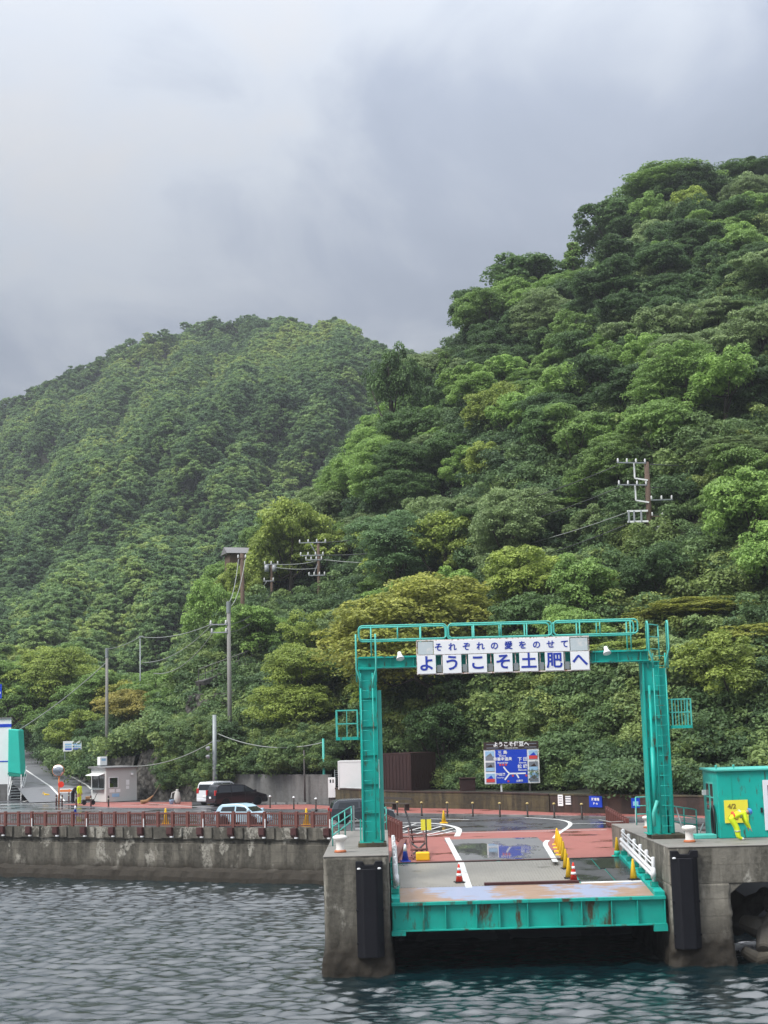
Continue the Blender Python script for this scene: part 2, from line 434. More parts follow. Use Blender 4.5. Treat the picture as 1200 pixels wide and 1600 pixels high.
def water_mat():
    m, N, LK, B = new_mat('sea_water')
    B.inputs['Base Color'].default_value = (0.002, 0.011, 0.014, 1)
    B.inputs['Roughness'].default_value = 0.025
    B.inputs['IOR'].default_value = 1.75
    B.inputs['Specular IOR Level'].default_value = 1.0
    n = pos_noise(N, LK, 4.5, 5, 0.6, (0.7, 1.2, 1))
    n2 = pos_noise(N, LK, 11, 3, 0.6, (0.75, 1.15, 1))
    a = N.new('ShaderNodeMath'); a.operation = 'MULTIPLY_ADD'; LK(n2.outputs[0], a.inputs[0]); a.inputs[1].default_value = 0.28; LK(n.outputs[0], a.inputs[2])
    bumpn(N, LK, a.outputs[0], B, 0.022, 1.0)
    return m
M['water'] = water_mat()
M['foam'] = paint('foam', (0.78, 0.80, 0.82), 0.7, 0.1, 6)

def leaf_mat(name, source='object', k=1.0):
    m, N, LK, B = new_mat(name)
    at_ = N.new('ShaderNodeAttribute'); at_.attribute_name = 'leaf'
    oi = N.new('ShaderNodeObjectInfo')
    if source == 'object':
        col = oi.outputs['Color']
    else:
        # patches of kindred trees across the slope, plus a shade of its own for each tree
        nz = N.new('ShaderNodeTexNoise'); nz.inputs['Scale'].default_value = 0.012; nz.inputs['Detail'].default_value = 6; nz.inputs['Roughness'].default_value = 0.65
        LK(oi.outputs['Location'], nz.inputs[0])
        ad = N.new('ShaderNodeMath'); ad.operation = 'MULTIPLY_ADD'; LK(oi.outputs['Random'], ad.inputs[0]); ad.inputs[1].default_value = 0.34; LK(nz.outputs[0], ad.inputs[2])
        r = N.new('ShaderNodeValToRGB'); LK(ad.outputs[0], r.inputs[0])
        e0, e1 = r.color_ramp.elements
        e0.position = 0.42; e0.color = (0.060 * k, 0.120 * k, 0.050 * k, 1)
        e1.position = 0.90; e1.color = (0.260 * k, 0.340 * k, 0.075 * k, 1)
        x = r.color_ramp.elements.new(0.62); x.color = (0.110 * k, 0.200 * k, 0.070 * k, 1)
        x = r.color_ramp.elements.new(0.76); x.color = (0.170 * k, 0.275 * k, 0.078 * k, 1)
        col = r.outputs[0]
    hs = N.new('ShaderNodeHueSaturation'); hs.inputs['Saturation'].default_value = 0.90
    mr = N.new('ShaderNodeMapRange'); mr.inputs[3].default_value = 0.66; mr.inputs[4].default_value = 1.90
    LK(at_.outputs['Fac'], mr.inputs[0]); LK(mr.outputs[0], hs.inputs['Value'])
    mh = N.new('ShaderNodeMapRange'); mh.inputs[3].default_value = 0.512; mh.inputs[4].default_value = 0.490
    LK(at_.outputs['Fac'], mh.inputs[0]); LK(mh.outputs[0], hs.inputs['Hue'])
    LK(col, hs.inputs['Color'])
    LK(hs.outputs[0], B.inputs['Base Color'])
    B.inputs['Roughness'].default_value = 0.5
    B.inputs['Specular IOR Level'].default_value = 0.25
    tr = N.new('ShaderNodeBsdfTranslucent')
    LK(hs.outputs[0], tr.inputs[0])
    mixs = N.new('ShaderNodeMixShader'); mixs.inputs[0].default_value = 0.38
    LK(B.outputs[0], mixs.inputs[1]); LK(tr.outputs[0], mixs.inputs[2])
    LK(mixs.outputs[0], N['Material Output'].inputs[0])
    return m
M['leaf'] = leaf_mat('leaves')
M['leaf_far'] = leaf_mat('far_leaves', 'patch')
M['leaf_under'] = leaf_mat('undergrowth_leaves', 'patch', 0.70)
M['bark'] = paint('bark', (0.06, 0.05, 0.04), 0.9, 0.3, 4)

# ------------------------------------------------------------------ lettering (made while the scene is still small)
_text = {}
def text_mesh(body, size, mat, bold=0.0, depth=0.006, align='CENTER'):
    key = (body, size, mat.name, bold, align)
    if key in _text: return _text[key]
    c = bpy.data.curves.new('lettering', 'FONT')
    c.body = body; c.size = size; c.offset = bold; c.extrude = depth / 2
    c.align_x = align; c.align_y = 'CENTER'; c.resolution_u = 3
    o = bpy.data.objects.new('lettering', c)
    COL.objects.link(o)
    bpy.context.view_layer.update()
    me = bpy.data.meshes.new_from_object(o.evaluated_get(bpy.context.evaluated_depsgraph_get()))
    bpy.data.objects.remove(o); bpy.data.curves.remove(c)
    n = len(me.vertices)
    co = np.empty(n * 3, np.float32); me.vertices.foreach_get('co', co); co = co.reshape(n, 3)
    new = np.stack([co[:, 0], -co[:, 2], co[:, 1]], 1)     # stands upright, reads from -Y
    me.vertices.foreach_set('co', new.ravel()); me.update()
    me.materials.clear(); me.materials.append(mat)
    _text[key] = me
    return me
SIGN_BIG = [text_mesh(ch, 0.66, M['blue_letter'], 0.016) for ch in 'ようこそ土肥へ']
SIGN_SMALL = [text_mesh(ch, 0.34, M['blue_letter'], 0.008) for ch in 'それぞれの愛をのせて']
MAPT = {k: text_mesh(k, s, M['white_clean'], b) for k, s, b in (
    ('ようこそ伊豆へ', 0.36, 0.012), ('Welcome to Izu', 0.14, 0.002), ('三 島', 0.30, 0.006), ('Mishima', 0.15, 0.003), ('修善寺温泉', 0.26, 0.006), ('Shuzenji Spa', 0.15, 0.003),
    ('下 田', 0.30, 0.006), ('Shimoda', 0.15, 0.003), ('松 崎', 0.30, 0.006), ('Matsuzaki', 0.15, 0.003), ('戸田港', 0.22, 0.005), ('Heda Port', 0.12, 0.002), ('土肥港', 0.16, 0.004))}
NOTE = [text_mesh('4/2', 0.26, M['print_brown'], 0.008), text_mesh('4/25', 0.24, M['print_brown'], 0.008)]
BLUEBOARD = [text_mesh('駐車場', 0.20, M['white_clean'], 0.006), text_mesh('P →', 0.20, M['white_clean'], 0.006)]

# ------------------------------------------------------------------ people (one skin surface each)
def person_mesh(name, J, E, rad, matmap, mats):
    """J joints, E bones, rad radius by joint, matmap joint -> slot"""
    thick = {'wai': 1.15, 'che': 1.15, 'pel': 1.1, 'sho': 1.25, 'elb': 1.4, 'hip': 1.15, 'kne': 1.45, 'ank': 1.55, 'wri': 1.2}
    rad = {k: (tuple(x * thick.get(k[:3], 1) for x in r) if isinstance(r, tuple) else r * thick.get(k[:3], 1)) for k, r in rad.items()}
    names = list(J)
    me = bpy.data.meshes.new(name)
    me.from_pydata([J[k] for k in names], [(names.index(a), names.index(b)) for a, b in E], [])
    o = bpy.data.objects.new(name, me)
    COL.objects.link(o)
    sk = o.modifiers.new('skin', 'SKIN')
    sk.use_smooth_shade = True
    for i, k in enumerate(names):
        r = rad[k]
        me.skin_vertices[0].data[i].radius = (r if isinstance(r, tuple) else (r, r))
        me.skin_vertices[0].data[i].use_root = (k == 'pelvis')
    ss = o.modifiers.new('sub', 'SUBSURF'); ss.levels = 1; ss.render_levels = 1
    bpy.context.view_layer.update()
    res = bpy.data.meshes.new_from_object(o.evaluated_get(bpy.context.evaluated_depsgraph_get()))
    bpy.data.objects.remove(o)
    res.materials.clear()
    for m in mats: res.materials.append(m)
    P = [(Vector(J[k]), matmap.get(k, 0)) for k in names]
    for f in res.polygons:
        c = f.center
        f.material_index = min(P, key=lambda p: (p[0] - c).length_squared)[1]
        f.use_smooth = True
    return res
def hand_bones(J, E, rad, mm, wrist, tip_dir, side, tag_, slot):
    """palm and five unequal, bent fingers"""
    w = Vector(J[wrist]); d = Vector(tip_dir).normalized(); s = Vector(side).normalized()
    n = d.cross(s)
    pk = 'palm' + tag_
    J[pk] = tuple(w + d * 0.075); rad[pk] = (0.026, 0.018); mm[pk] = slot; E.append((wrist, pk))
    for i, ln in enumerate((0.062, 0.075, 0.07, 0.052)):
        a = 'f%d' % i + tag_; b = 'g%d' % i + tag_
        base = w + d * 0.12 + s * (i - 1.5) * 0.021
        J[a] = tuple(base); rad[a] = 0.0095; mm[a] = slot; E.append((pk, a))
        J[b] = tuple(base + d * ln * 0.85 + n * 0.025); rad[b] = 0.008; mm[b] = slot; E.append((a, b))
    a = 'th' + tag_
    J[a] = tuple(w + d * 0.08 - s * 0.055 + n * 0.012); rad[a] = 0.0105; mm[a] = slot; E.append((pk, a))

PERSON = {}
def standing(kind, lean=0.0, mats=None, arms='down', back=0.0):
    """1.70 m figure facing -Y; lean bends the trunk forward from the hips"""
    def up(p):      # rotate about the hip line at z 0.92
        y, z = p[1], p[2] - 0.92
        return (p[0], y * math.cos(lean) - z * math.sin(lean), 0.92 + y * math.sin(lean) + z * math.cos(lean))
    J = {'pelvis': (0, 0, 0.95), 'waist': up((0, 0, 1.10)), 'chest': up((0, 0, 1.30)), 'neckb': up((0, 0.01, 1.43)), 'neck': up((0, 0, 1.49)),
         'head': up((0, -0.015, 1.58)), 'crown': up((0, 0.0, 1.66)), 'nose': up((0, -0.115, 1.57))}
    rad = {'pelvis': (0.165, 0.125), 'waist': (0.165, 0.135), 'chest': (0.185, 0.145), 'neckb': (0.085, 0.07), 'neck': 0.055, 'head': (0.088, 0.105), 'crown': 0.07, 'nose': 0.014}
    E = [('pelvis', 'waist'), ('waist', 'chest'), ('chest', 'neckb'), ('neckb', 'neck'), ('neck', 'head'), ('head', 'crown'), ('head', 'nose')]
    mm = {'pelvis': 1, 'waist': 0, 'chest': 0, 'neckb': 0, 'neck': 2, 'head': 2, 'crown': 2, 'nose': 2}
    for s, t in ((-1, 'l'), (1, 'r')):
        J['sho' + t] = up((s * 0.175, 0, 1.40)); rad['sho' + t] = 0.07; E.append(('chest', 'sho' + t)); mm['sho' + t] = 0
        if arms == 'down':
            el, wr = up((s * 0.235, 0.02, 1.13)), up((s * 0.24, -0.06, 0.90))
            d = (0, -0.2, -1)
        else:
            sh = Vector(J['sho' + t])
            el = tuple(sh + Vector((s * 0.03, -0.05, -0.27))); wr = tuple(sh + Vector((s * 0.0, -0.16, -0.50))); d = (0, -0.35, -1)
        J['elb' + t] = el; rad['elb' + t] = 0.05; E.append(('sho' + t, 'elb' + t)); mm['elb' + t] = 0
        J['wri' + t] = wr; rad['wri' + t] = 0.036; E.append(('elb' + t, 'wri' + t)); mm['wri' + t] = 0
        hand_bones(J, E, rad, mm, 'wri' + t, d, (0, -s, 0) if arms == 'down' else (-s, 0, 0), t, 2)
        J['hip' + t] = (s * 0.10, 0, 0.86); rad['hip' + t] = 0.095; E.append(('pelvis', 'hip' + t)); mm['hip' + t] = 1
        J['kne' + t] = (s * 0.11, -0.02, 0.48); rad['kne' + t] = 0.066; E.append(('hip' + t, 'kne' + t)); mm['kne' + t] = 1
        J['ank' + t] = (s * 0.115, 0.02, 0.10); rad['ank' + t] = 0.048; E.append(('kne' + t, 'ank' + t)); mm['ank' + t] = 1
        J['toe' + t] = (s * 0.13, -0.16, 0.04); rad['toe' + t] = (0.045, 0.036); E.append(('ank' + t, 'toe' + t)); mm['toe' + t] = 3
    if back:      # hips pushed back over the heels, knees bent
        for k, p in list(J.items()):
            if k[:3] in ('ank', 'toe'): continue
            J[k] = (p[0], p[1] + (back * .35 if k[:3] == 'kne' else back), p[2] - (.02 if k[:3] == 'kne' else .06))
    return person_mesh(kind, J, E, rad, mm, mats), J
PERSON['standing'] = standing('person_body', 0.03, [M['hivis'], M['hivis'], M['skin'], M['black']])
PERSON['dark'] = standing('person_body', 0.85, [M['dark_cloth'], M['dark_cloth'], M['skin'], M['black']], 'fwd')
PERSON['bent'] = standing('person_body', 1.32, [M['hivis'], M['hivis'], M['skin'], M['white_clean']], 'fwd', 0.26)
PERSON['clerk'] = standing('person_body', 0.03, [M['hivis'], M['dark_cloth'], M['skin'], M['black']])

# ================================================================== LARGE STRUCTURE
GZ = 3.3                                   # level of the quay
rng = np.random.default_rng(11)

# ------------------------------------------------------------------ sea
_wl = np.exp(rng.uniform(math.log(0.34), math.log(1.7), 64))
_wd = rng.normal(math.radians(-104), 0.42, 64)
_wa = 0.0076 * _wl * rng.uniform(0.5, 1.3, 64)
_wp = rng.uniform(0, 6.28, 64)
def wave(x, y):
    z = np.zeros_like(x)
    for l, d, a, p in zip(_wl, _wd, _wa, _wp):
        k = 2 * math.pi / l
        z += a * np.sin(k * (x * math.cos(d) + y * math.sin(d)) + p)
    return z
def grid_mesh(name, X, Y, Z, mat, smooth=True):
    ny, nx = X.shape
    me = bpy.data.meshes.new(name)
    co = np.stack([X, Y, Z], -1).reshape(-1, 3).astype(np.float32)
    i = np.arange((ny - 1) * (nx - 1)); r, c = i // (nx - 1), i % (nx - 1)
    a = r * nx + c
    q = np.stack([a, a + 1, a + nx + 1, a + nx], 1).astype(np.int32)
    me.vertices.add(len(co)); me.vertices.foreach_set('co', co.ravel())
    me.loops.add(q.size); me.loops.foreach_set('vertex_index', q.ravel())
    me.polygons.add(len(q)); me.polygons.foreach_set('loop_start', np.arange(0, q.size, 4, dtype=np.int32))
    me.polygons.foreach_set('use_smooth', np.full(len(q), smooth))
    me.update(); me.validate()
    me.materials.append(mat)
    return me
xs = np.concatenate([[-6000, -1500, -400, -150, -80, -50, -35], np.arange(-28, 28.01, 0.125), [35, 50, 80, 150, 400, 1500, 6000]])
ys = np.concatenate([[-6000, -1500, -400, -100, -20, 10, 28, 38], np.arange(44, 106, 0.085), [115, 130]])
X, Y = np.meshgrid(xs, ys)
Z = wave(X, Y)
Z[(np.abs(X) > 30) | (Y < 43) | (Y > 108)] = 0
sea = bpy.data.objects.new('sea', grid_mesh('sea', X, Y, Z, M['water'])); COL.objects.link(sea)
tag(sea, kind='structure')

# ------------------------------------------------------------------ quay block and its paved surfaces
WALL_D = Vector((0.8944, -0.4472, 0)); WALL_N = Vector((-0.4472, -0.8944, 0))
W1 = Vector((-2.4, 90.4, 0)); W0 = W1 - WALL_D * 200
q = MB()
q.prism([(W0.x, W0.y), (W1.x, W1.y), (-2.4, 66.0), (60, 66.0), (400, 66), (400, 420), (-400, 420)], (0, 0, -4), (1, 0, 0), (0, 1, 0), (0, 0, GZ + 4 - 0.004))
tag(q.build('quay', M['asphalt']), kind='structure')

def flat(name, pts, z, mat):
    return tag(MB().sheet([(p[0], p[1], z) for p in pts]).build(name, mat), kind='structure')
# red paving round the head of the ramp, grey apron set into it
flat('red_paving', [(-0.2, 66.02), (12.2, 66.02), (12.4, 84), (-0.2, 84)], GZ, M['redpave'])
flat('wet_apron', [(3.12, 66.05), (7.55, 66.05), (7.75, 78.6), (2.95, 78.6)], GZ + 0.004, M['grey_apron'])
flat('red_paving', [tuple(gz(a, b))[:2] for a, b in ((300, 1263), (180, 1262), (95, 1257), (150, 1253.5), (300, 1253))], GZ, M['redpave'])
flat('red_paving', [(-14, 121.2), (-8.5, 114.5), (-5.5, 112.2), (-3, 114.5), (-6.5, 121)], GZ, M['redpave'])
kerb_line = [(-5.5, 111.2), (-2.6, 106.8), (0.9, 102.2), (6, 98.4), (10.6, 94.8), (16, 90.5), (30, 78)]
wall_line = [(-4.5, 119.6), (0.9, 109.5), (6.8, 104.4), (10.7, 98.6), (15.6, 94), (30, 80.5), (60, 52 + 20)]
kw = MB()
for (a, b), (c, d) in zip(kerb_line, kerb_line[1:]):
    kw.strip([(a, b, GZ + 0.11), (c, d, GZ + 0.11)], [(a + 2.6, b + 6.2, GZ + 0.11), (c + 2.6, d + 6.2, GZ + 0.11)])
tag(kw.build('red_footway', M['redpave']), kind='structure')
kb = MB()
def polywall(mb, line, z0, z1, th):
    """a continuous wall following a line, th metres to the far side"""
    P = [Vector((a, b, 0)) for a, b in line]
    off = []
    for i, p in enumerate(P):
        d = (P[min(i + 1, len(P) - 1)] - P[max(i - 1, 0)]).normalized()
        off.append(p + Vector((-d.y, d.x, 0)) * th)
    n = len(P)
    v = [(p.x, p.y, z) for z in (z0, z1) for p in P] + [(p.x, p.y, z) for z in (z0, z1) for p in off]
    f = []
    for i in range(n - 1):
        f += [(i, i + 1, n + i + 1, n + i), (2 * n + i + 1, 2 * n + i, 3 * n + i, 3 * n + i + 1), (n + i, n + i + 1, 3 * n + i + 1, 3 * n + i), (i + 1, i, 2 * n + i, 2 * n + i + 1)]
    f += [(0, n, 3 * n, 2 * n), (n - 1, 3 * n - 1, 4 * n - 1, 2 * n - 1)]
    mb.add(v, f)
    return mb
tag(polywall(kb, kerb_line, GZ - 0.05, GZ + 0.125, 0.16).build('kerb', M['conc_dry'], bevel=0.015), kind='structure')

# painted lines -----------------------------------------------------------------
def stripe(pts, w, z=GZ + 0.009, name='lane_marking'):
    P = [Vector((p[0], p[1], 0)) for p in pts]
    l, r = [], []
    for i, p in enumerate(P):
        d = (P[min(i + 1, len(P) - 1)] - P[max(i - 1, 0)]).normalized()
        n = Vector((-d.y, d.x, 0)) * w / 2
        zz = pts[i][2] + 0.008 if len(pts[i]) > 2 else z
        l.append((p.x + n.x, p.y + n.y, zz)); r.append((p.x - n.x, p.y - n.y, zz))
    return tag(MB().strip(l, r).build(name, M['marking']), kind='structure')
def px_stripe(pts, w, n=0):
    P = [gz(a, b) for a, b in pts]
    if n:      # smooth the corners
        for _ in range(n):
            Q = [P[0]]
            for a, b in zip(P, P[1:]): Q += [a * 0.75 + b * 0.25, a * 0.25 + b * 0.75]
            P = Q + [P[-1]]
    return stripe([(p.x, p.y) for p in P], w)
px_stripe([(690, 1302), (760, 1300.5), (860, 1298.5), (948, 1296.5)], 0.16)
px_stripe([(673, 1279.5), (733, 1281)], 0.22)
px_stripe([(893, 1287), (952, 1287)], 0.18)
px_stripe([(820, 1277.5), (850, 1279), (880, 1281.5), (893, 1286), (888, 1293), (872, 1302), (866, 1310)], 0.24, 3)
px_stripe([(625, 1286), (650, 1285.5), (685, 1287), (708, 1291), (719, 1296), (714, 1307)], 0.32, 3)
px_stripe([(624, 1306.5), (650, 1307), (680, 1305), (712, 1298)], 0.18, 2)
for a, b in (((626, 1290), (690, 1290.5)), ((626, 1298), (716, 1299)), ((640, 1306), (690, 1291)), ((660, 1306), (708, 1294)), ((626, 1302), (672, 1289)), ((626, 1294.5), (650, 1287))):
    px_stripe([a, b], 0.15)
stripe([(3.1, 66.1), (3.15, 79.8)], 0.26, GZ + 0.013)
px_stripe([(868, 1347), (862, 1336), (855, 1325), (851, 1318), (856, 1313)], 0.24, 3)
for a, b in ((0, 60), (62, 96), (128, 158), (200, 232), (270, 330)):
    px_stripe([(a, 1267.5), (b, 1266.8)], 0.16)
for a, b in ((0, 24), (60, 100), (150, 185)):
    px_stripe([(a, 1262), (b, 1262)], 0.14)
px_stripe([(0, 1272), (70, 1271), (160, 1271.5)], 0.14)
px_stripe([(0, 1257.5), (60, 1255.8), (100, 1254)], 0.5)
px_stripe([(190, 1258.5), (300, 1260.5)], 0.14)
px_stripe([(230, 1255.5), (330, 1262)], 0.14)

# road climbing the valley ----------------------------------------------------------
ROAD = [(-25.8, 138.5, 3.36), (-28.7, 146, 4.45), (-35.6, 165, 5.70), (-41.5, 182, 6.65), (-46.7, 200, 7.6), (-56, 225, 9.3), (-75, 260, 12)]
def road_off(k):
    o = []
    for i, p in enumerate(ROAD):
        a, b = Vector(ROAD[max(i - 1, 0)]), Vector(ROAD[min(i + 1, len(ROAD) - 1)])
        d = (b - a); d.z = 0; d.normalize()
        o.append((p[0] - d.y * k, p[1] + d.x * k, p[2]))
    return o
rd = MB(); rd.strip(road_off(6.6), road_off(-0.6))
tag(rd.build('hill_road', M['asphalt_road']), kind='structure')
stripe(road_off(0.05), 0.20)
stripe([(p[0], p[1], p[2]) for p in road_off(3.5)], 0.20)
ps = [gz(47, 1251), gz(46, 1243), gz(38, 1236), gz(30, 1230)]
px_stripe([(36, 1253), (46, 1250), (48, 1247)], 0.2, 2)

# ------------------------------------------------------------------ near hill (height field)
FU = [-.60, -.30, -.2335, -.216, -.197, -.171, -.165, -.125, -.104, -.060, -.038, .008, .065, .109, .166, .375, .6]
FY = [215, 215, 202, 167, 148, 142, 140, 134.5, 130, 122.5, 120, 110, 105, 99, 94.4, 80.8, 70]
FZ = [9, 9, 7.7, 5.8, 4.6, 5.3, 8.0, 8.0, 5.6, 5.6, 4.5, 4.5, 4.5, 4.5, 4.5, 4.5, 4.5]
SKY_LINE = [(-600, 1060), (0, 985), (75, 980), (150, 1032), (220, 1040), (300, 1000), (330, 905), (400, 795), (480, 742), (555, 700), (575, 640), (640, 575), (690, 530), (735, 460), (770, 432), (900, 400), (925, 362), (985, 300), (1050, 268), (1130, 258), (1200, 245), (1500, 200), (2000, 150)]
def ray_ue(px, py):
    d = ray(px, py)
    return d.x / d.y, d.z / d.y
CPU = [ray_ue(*p)[0] for p in SKY_LINE]; CE = [ray_ue(*p)[1] for p in SKY_LINE]
YCU = [-.6, -.25, -.2, -.154, -.125, 0, .1, .25, .6]
YC = [270, 255, 215, 192, 187, 205, 222, 245, 280]
def hill_z(x, y):
    x = np.asarray(x, float); y = np.asarray(y, float)
    u = x / y
    yf, zf, yc = np.interp(u, FU, FY), np.interp(u, FU, FZ), np.interp(u, YCU, YC)
    zcr = CAM_Z + (np.interp(u, CPU, CE) - 8.5 / yc) * yc
    pl = np.interp(u, [-.11, -.05, .0, .1, .2], [1, 6, 9, 7, 5])
    t = (y - yf - pl) / (yc - yf - pl)
    tt = np.clip(t, 0, 1)
    g = tt * (1 + 0.25 * (1 - tt)) ** 1
    z = zf + (zcr - zf) * g - np.clip(t - 1, 0, 9) * 26
    bump = 1.6 * np.sin(x * .19 + y * .11) + 1.3 * np.sin(x * -.13 + y * .23 + 1) + 0.8 * np.sin(x * .41 + 2)
    return z + bump * np.clip(t * 4, 0, 1) * 0.8
def hz(x, y): return float(hill_z(x, y))
us = np.linspace(-.5, .5, 190); ts = np.concatenate([np.linspace(0, 1.5, 120)])
Ug, Tg = np.meshgrid(us, ts)
yf = np.interp(Ug, FU, FY); yc = np.interp(Ug, YCU, YC)
Yg = yf + 0.25 + (yc - yf) * Tg; Xg = Ug * Yg
hill = bpy.data.objects.new('near_hill', grid_mesh('near_hill', Xg, Yg, hill_z(Xg, Yg), M['soil'])); COL.objects.link(hill)
tag(hill, kind='structure')

# ------------------------------------------------------------------ far mountain
RIDGE = [(-900, 800), (-300, 690), (0, 615), (60, 590), (150, 545), (250, 505), (350, 485), (440, 484), (486, 502), (520, 486), (548, 498), (570, 516), (600, 540), (660, 552), (700, 558), (900, 620), (1400, 800)]
MPU = [ray_ue(*p)[0] for p in RIDGE]; ME = [ray_ue(*p)[1] for p in RIDGE]
def spur(u, pts):
    return np.interp(u, [ray_ue(*p)[0] for p in pts], [ray_ue(*p)[1] for p in pts])
def mountain(u, t):
    px = u * 2400 + 600
    elc = np.interp(u, MPU, ME) - 0.0105
    e = -0.015 + (elc + 0.015) * t
    sm = lambda v, w: 0.5 + 0.5 * np.tanh(v / w)
    s1 = spur(u, [(-600, 1000), (0, 845), (70, 775), (200, 690), (300, 640), (440, 592), (520, 566), (600, 535), (900, 520)])
    s2 = spur(u, [(-600, 900), (0, 700), (100, 645), (230, 600), (350, 560), (440, 528), (520, 500), (900, 480)])
    s3 = spur(u, [(-600, 1060), (0, 985), (150, 905), (350, 868), (450, 835), (600, 790), (900, 760)])
    wob = 0.006 * np.sin(px * 0.045) + 0.004 * np.sin(px * 0.11 + 1)
    Yv = 240 + 175 * t ** 1.05 + 125 * sm(e - s1 + wob, 0.010) + 85 * sm(e - s2 - wob, 0.008) + 70 * sm(e - s3 + wob, 0.009)
    Yv = Yv + 9 * np.sin(px * 0.031 + e * 40) + 6 * np.sin(px * 0.07 - e * 90)
    return u * Yv, Yv, CAM_Z + e * Yv
Um, Tm = np.meshgrid(np.linspace(-.6, .45, 150), np.linspace(0, 1, 130))
Xm, Ym, Zm = mountain(Um, Tm)
# far side of the ridge runs down behind
Xb, Yb, Zb = Xm[-1:] * 1.5, Ym[-1:] * 1.5, Zm[-1:] * 0 + 20
mo = bpy.data.objects.new('far_mountain', grid_mesh('far_mountain', np.vstack([Xm, Xb]), np.vstack([Ym, Yb]), np.vstack([Zm, Zb]), M['soil'])); COL.objects.link(mo)
tag(mo, kind='structure')

# ------------------------------------------------------------------ retaining walls
def wall_thing(name, label, line, z0, z1, th, mat, cat='wall', cope=None):
    t = thing(name, label, cat, (line[0][0], line[0][1], z0))
    polywall(MB(), line, z0, z1, th).build('wall_body', mat, t, world=True, bevel=0.02)
    if cope:
        polywall(MB(), [(a - 0.03, b - 0.03) for a, b in line], z1 + 0.002, z1 + 0.1, th + 0.06).build('coping', cope, t, world=True)
    return t
wall_thing('retaining_wall', 'mossy dark concrete retaining wall below the containers and the map board', [(-4.4, 119.4), (0.9, 109.4), (6.8, 104.3), (10.6, 98.7)], GZ - 0.2, 4.5, 0.4, M['conc_moss'], cope=M['conc_brown'])
wall_thing('retaining_wall', 'dark brown retaining wall carrying the white and the blue notice', [(10.65, 98.6), (15.6, 94), (30, 80.5), (60, 66.5)], GZ - 0.2, 4.5, 0.4, M['conc_brown'], cope=M['conc_moss'])
wall_thing('retaining_wall', 'plain grey concrete wall behind the black minivan', [(-14.6, 131.0), (-7.1, 122.2), (-4.5, 119.7)], GZ - 0.2, 5.6, 0.4, M['conc_dry'])
def stone_wall(name, label, line, z0, z1, batter, mat, parts=14):
    t = thing(name, label, 'wall', (line[0][0], line[0][1], z0))
    P = [Vector((a, b, 0)) for a, b in line]
    seg = []
    for a, b in zip(P, P[1:]):
        seg += [a.lerp(b, k / parts) for k in range(parts)]
    seg.append(P[-1])
    n = len(seg); rows = 9
    rr = random.Random(len(label))
    v = []
    for j in range(rows):
        f = j / (rows - 1)
        for i, p in enumerate(seg):
            d = (seg[min(i + 1, n - 1)] - seg[max(i - 1, 0)]).normalized(); nn = Vector((-d.y, d.x, 0))
            q_ = p + nn * (batter * f + rr.uniform(-.12, .12))
            top = (z1[0] + (z1[1] - z1[0]) * i / (n - 1)) if isinstance(z1, tuple) else z1
            v.append((q_.x, q_.y, z0 + (top - z0) * f + (rr.uniform(-.12, .12) if 0 < j else 0)))
    m = MB().add(v, [(j * n + i, j * n + i + 1, (j + 1) * n + i + 1, (j + 1) * n + i) for j in range(rows - 1) for i in range(n - 1)])
    top = v[-n:]
    m.strip([(a, b, c) for a, b, c in top], [(a + .6, b + 1.6, c - .05) for a, b, c in top])
    m.build('stone_face', mat, t, world=True)
    return t
stone_wall('stone_wall', 'tall battered stone wall behind the booth and straw broom', [(-23.4, 139.6), (-21.6, 137.0), (-17.0, 132.6), (-14.6, 130.9)], GZ - 0.3, (7.6, 8.3), 0.9, M['stone'])
stone_wall('stone_wall', 'low stone wall curving up beside the hill road', [(-34.6, 163.5), (-31.0, 153.0), (-28.0, 145.6), (-23.5, 139.8)], GZ, (6.0, 7.2), 0.4, M['stone'])
stone_wall('stone_wall', 'short stone wall high among the trees by the tall concrete pole', [tuple(at(287, 1100, 143))[:2], tuple(at(362, 1100, 139))[:2]], 9.6, 12.8, 0.5, M['stone'])

# ------------------------------------------------------------------ sea wall
sw = thing('sea_wall', 'stained concrete sea wall with pale lime patches under the brown railing', 'sea wall', tuple(W1 - WALL_D * 40) , math.atan2(WALL_D.y, WALL_D.x))
prof = [(-0.05, 3.29), (0.14, 3.29), (0.14, 2.55), (0.02, 2.50), (0.02, 2.28), (0.09, 2.24), (0.10, 0.80), (0.32, 0.60), (0.45, 0.25), (0.55, -2), (-0.05, -2)]
n_st = 520
m = MB(); rr = random.Random(3)
sw_f = [(rr.uniform(.6, 7), rr.uniform(0, 6.3)) for _ in range(14)]
def swb(x, k): return sum(math.sin(f_ * x + p_ + k * 1.7) / (1 + f_ * .35) for f_, p_ in sw_f) * .22
Ln = 40.0
vs = []
for i in range(n_st):
    x = -20 + (Ln + 20) * i / (n_st - 1)
    for k, (o, z) in enumerate(prof):
        low = 1 if 6 <= k <= 9 else 0.12
        vs.append((x, -o - low * (.11 * swb(x, k) + rr.uniform(-.012, .012)) * (1 if 0 < k < 10 else 0), z + (low * .10 * swb(x + 3, k) if 5 < k < 9 else 0)))
kk = len(prof)
m.add(vs, [(i * kk + a, i * kk + (a + 1) % kk, (i + 1) * kk + (a + 1) % kk, (i + 1) * kk + a)[::-1] for i in range(n_st - 1) for a in range(kk)])
m.build('wall_body', M['conc_sea'], sw)
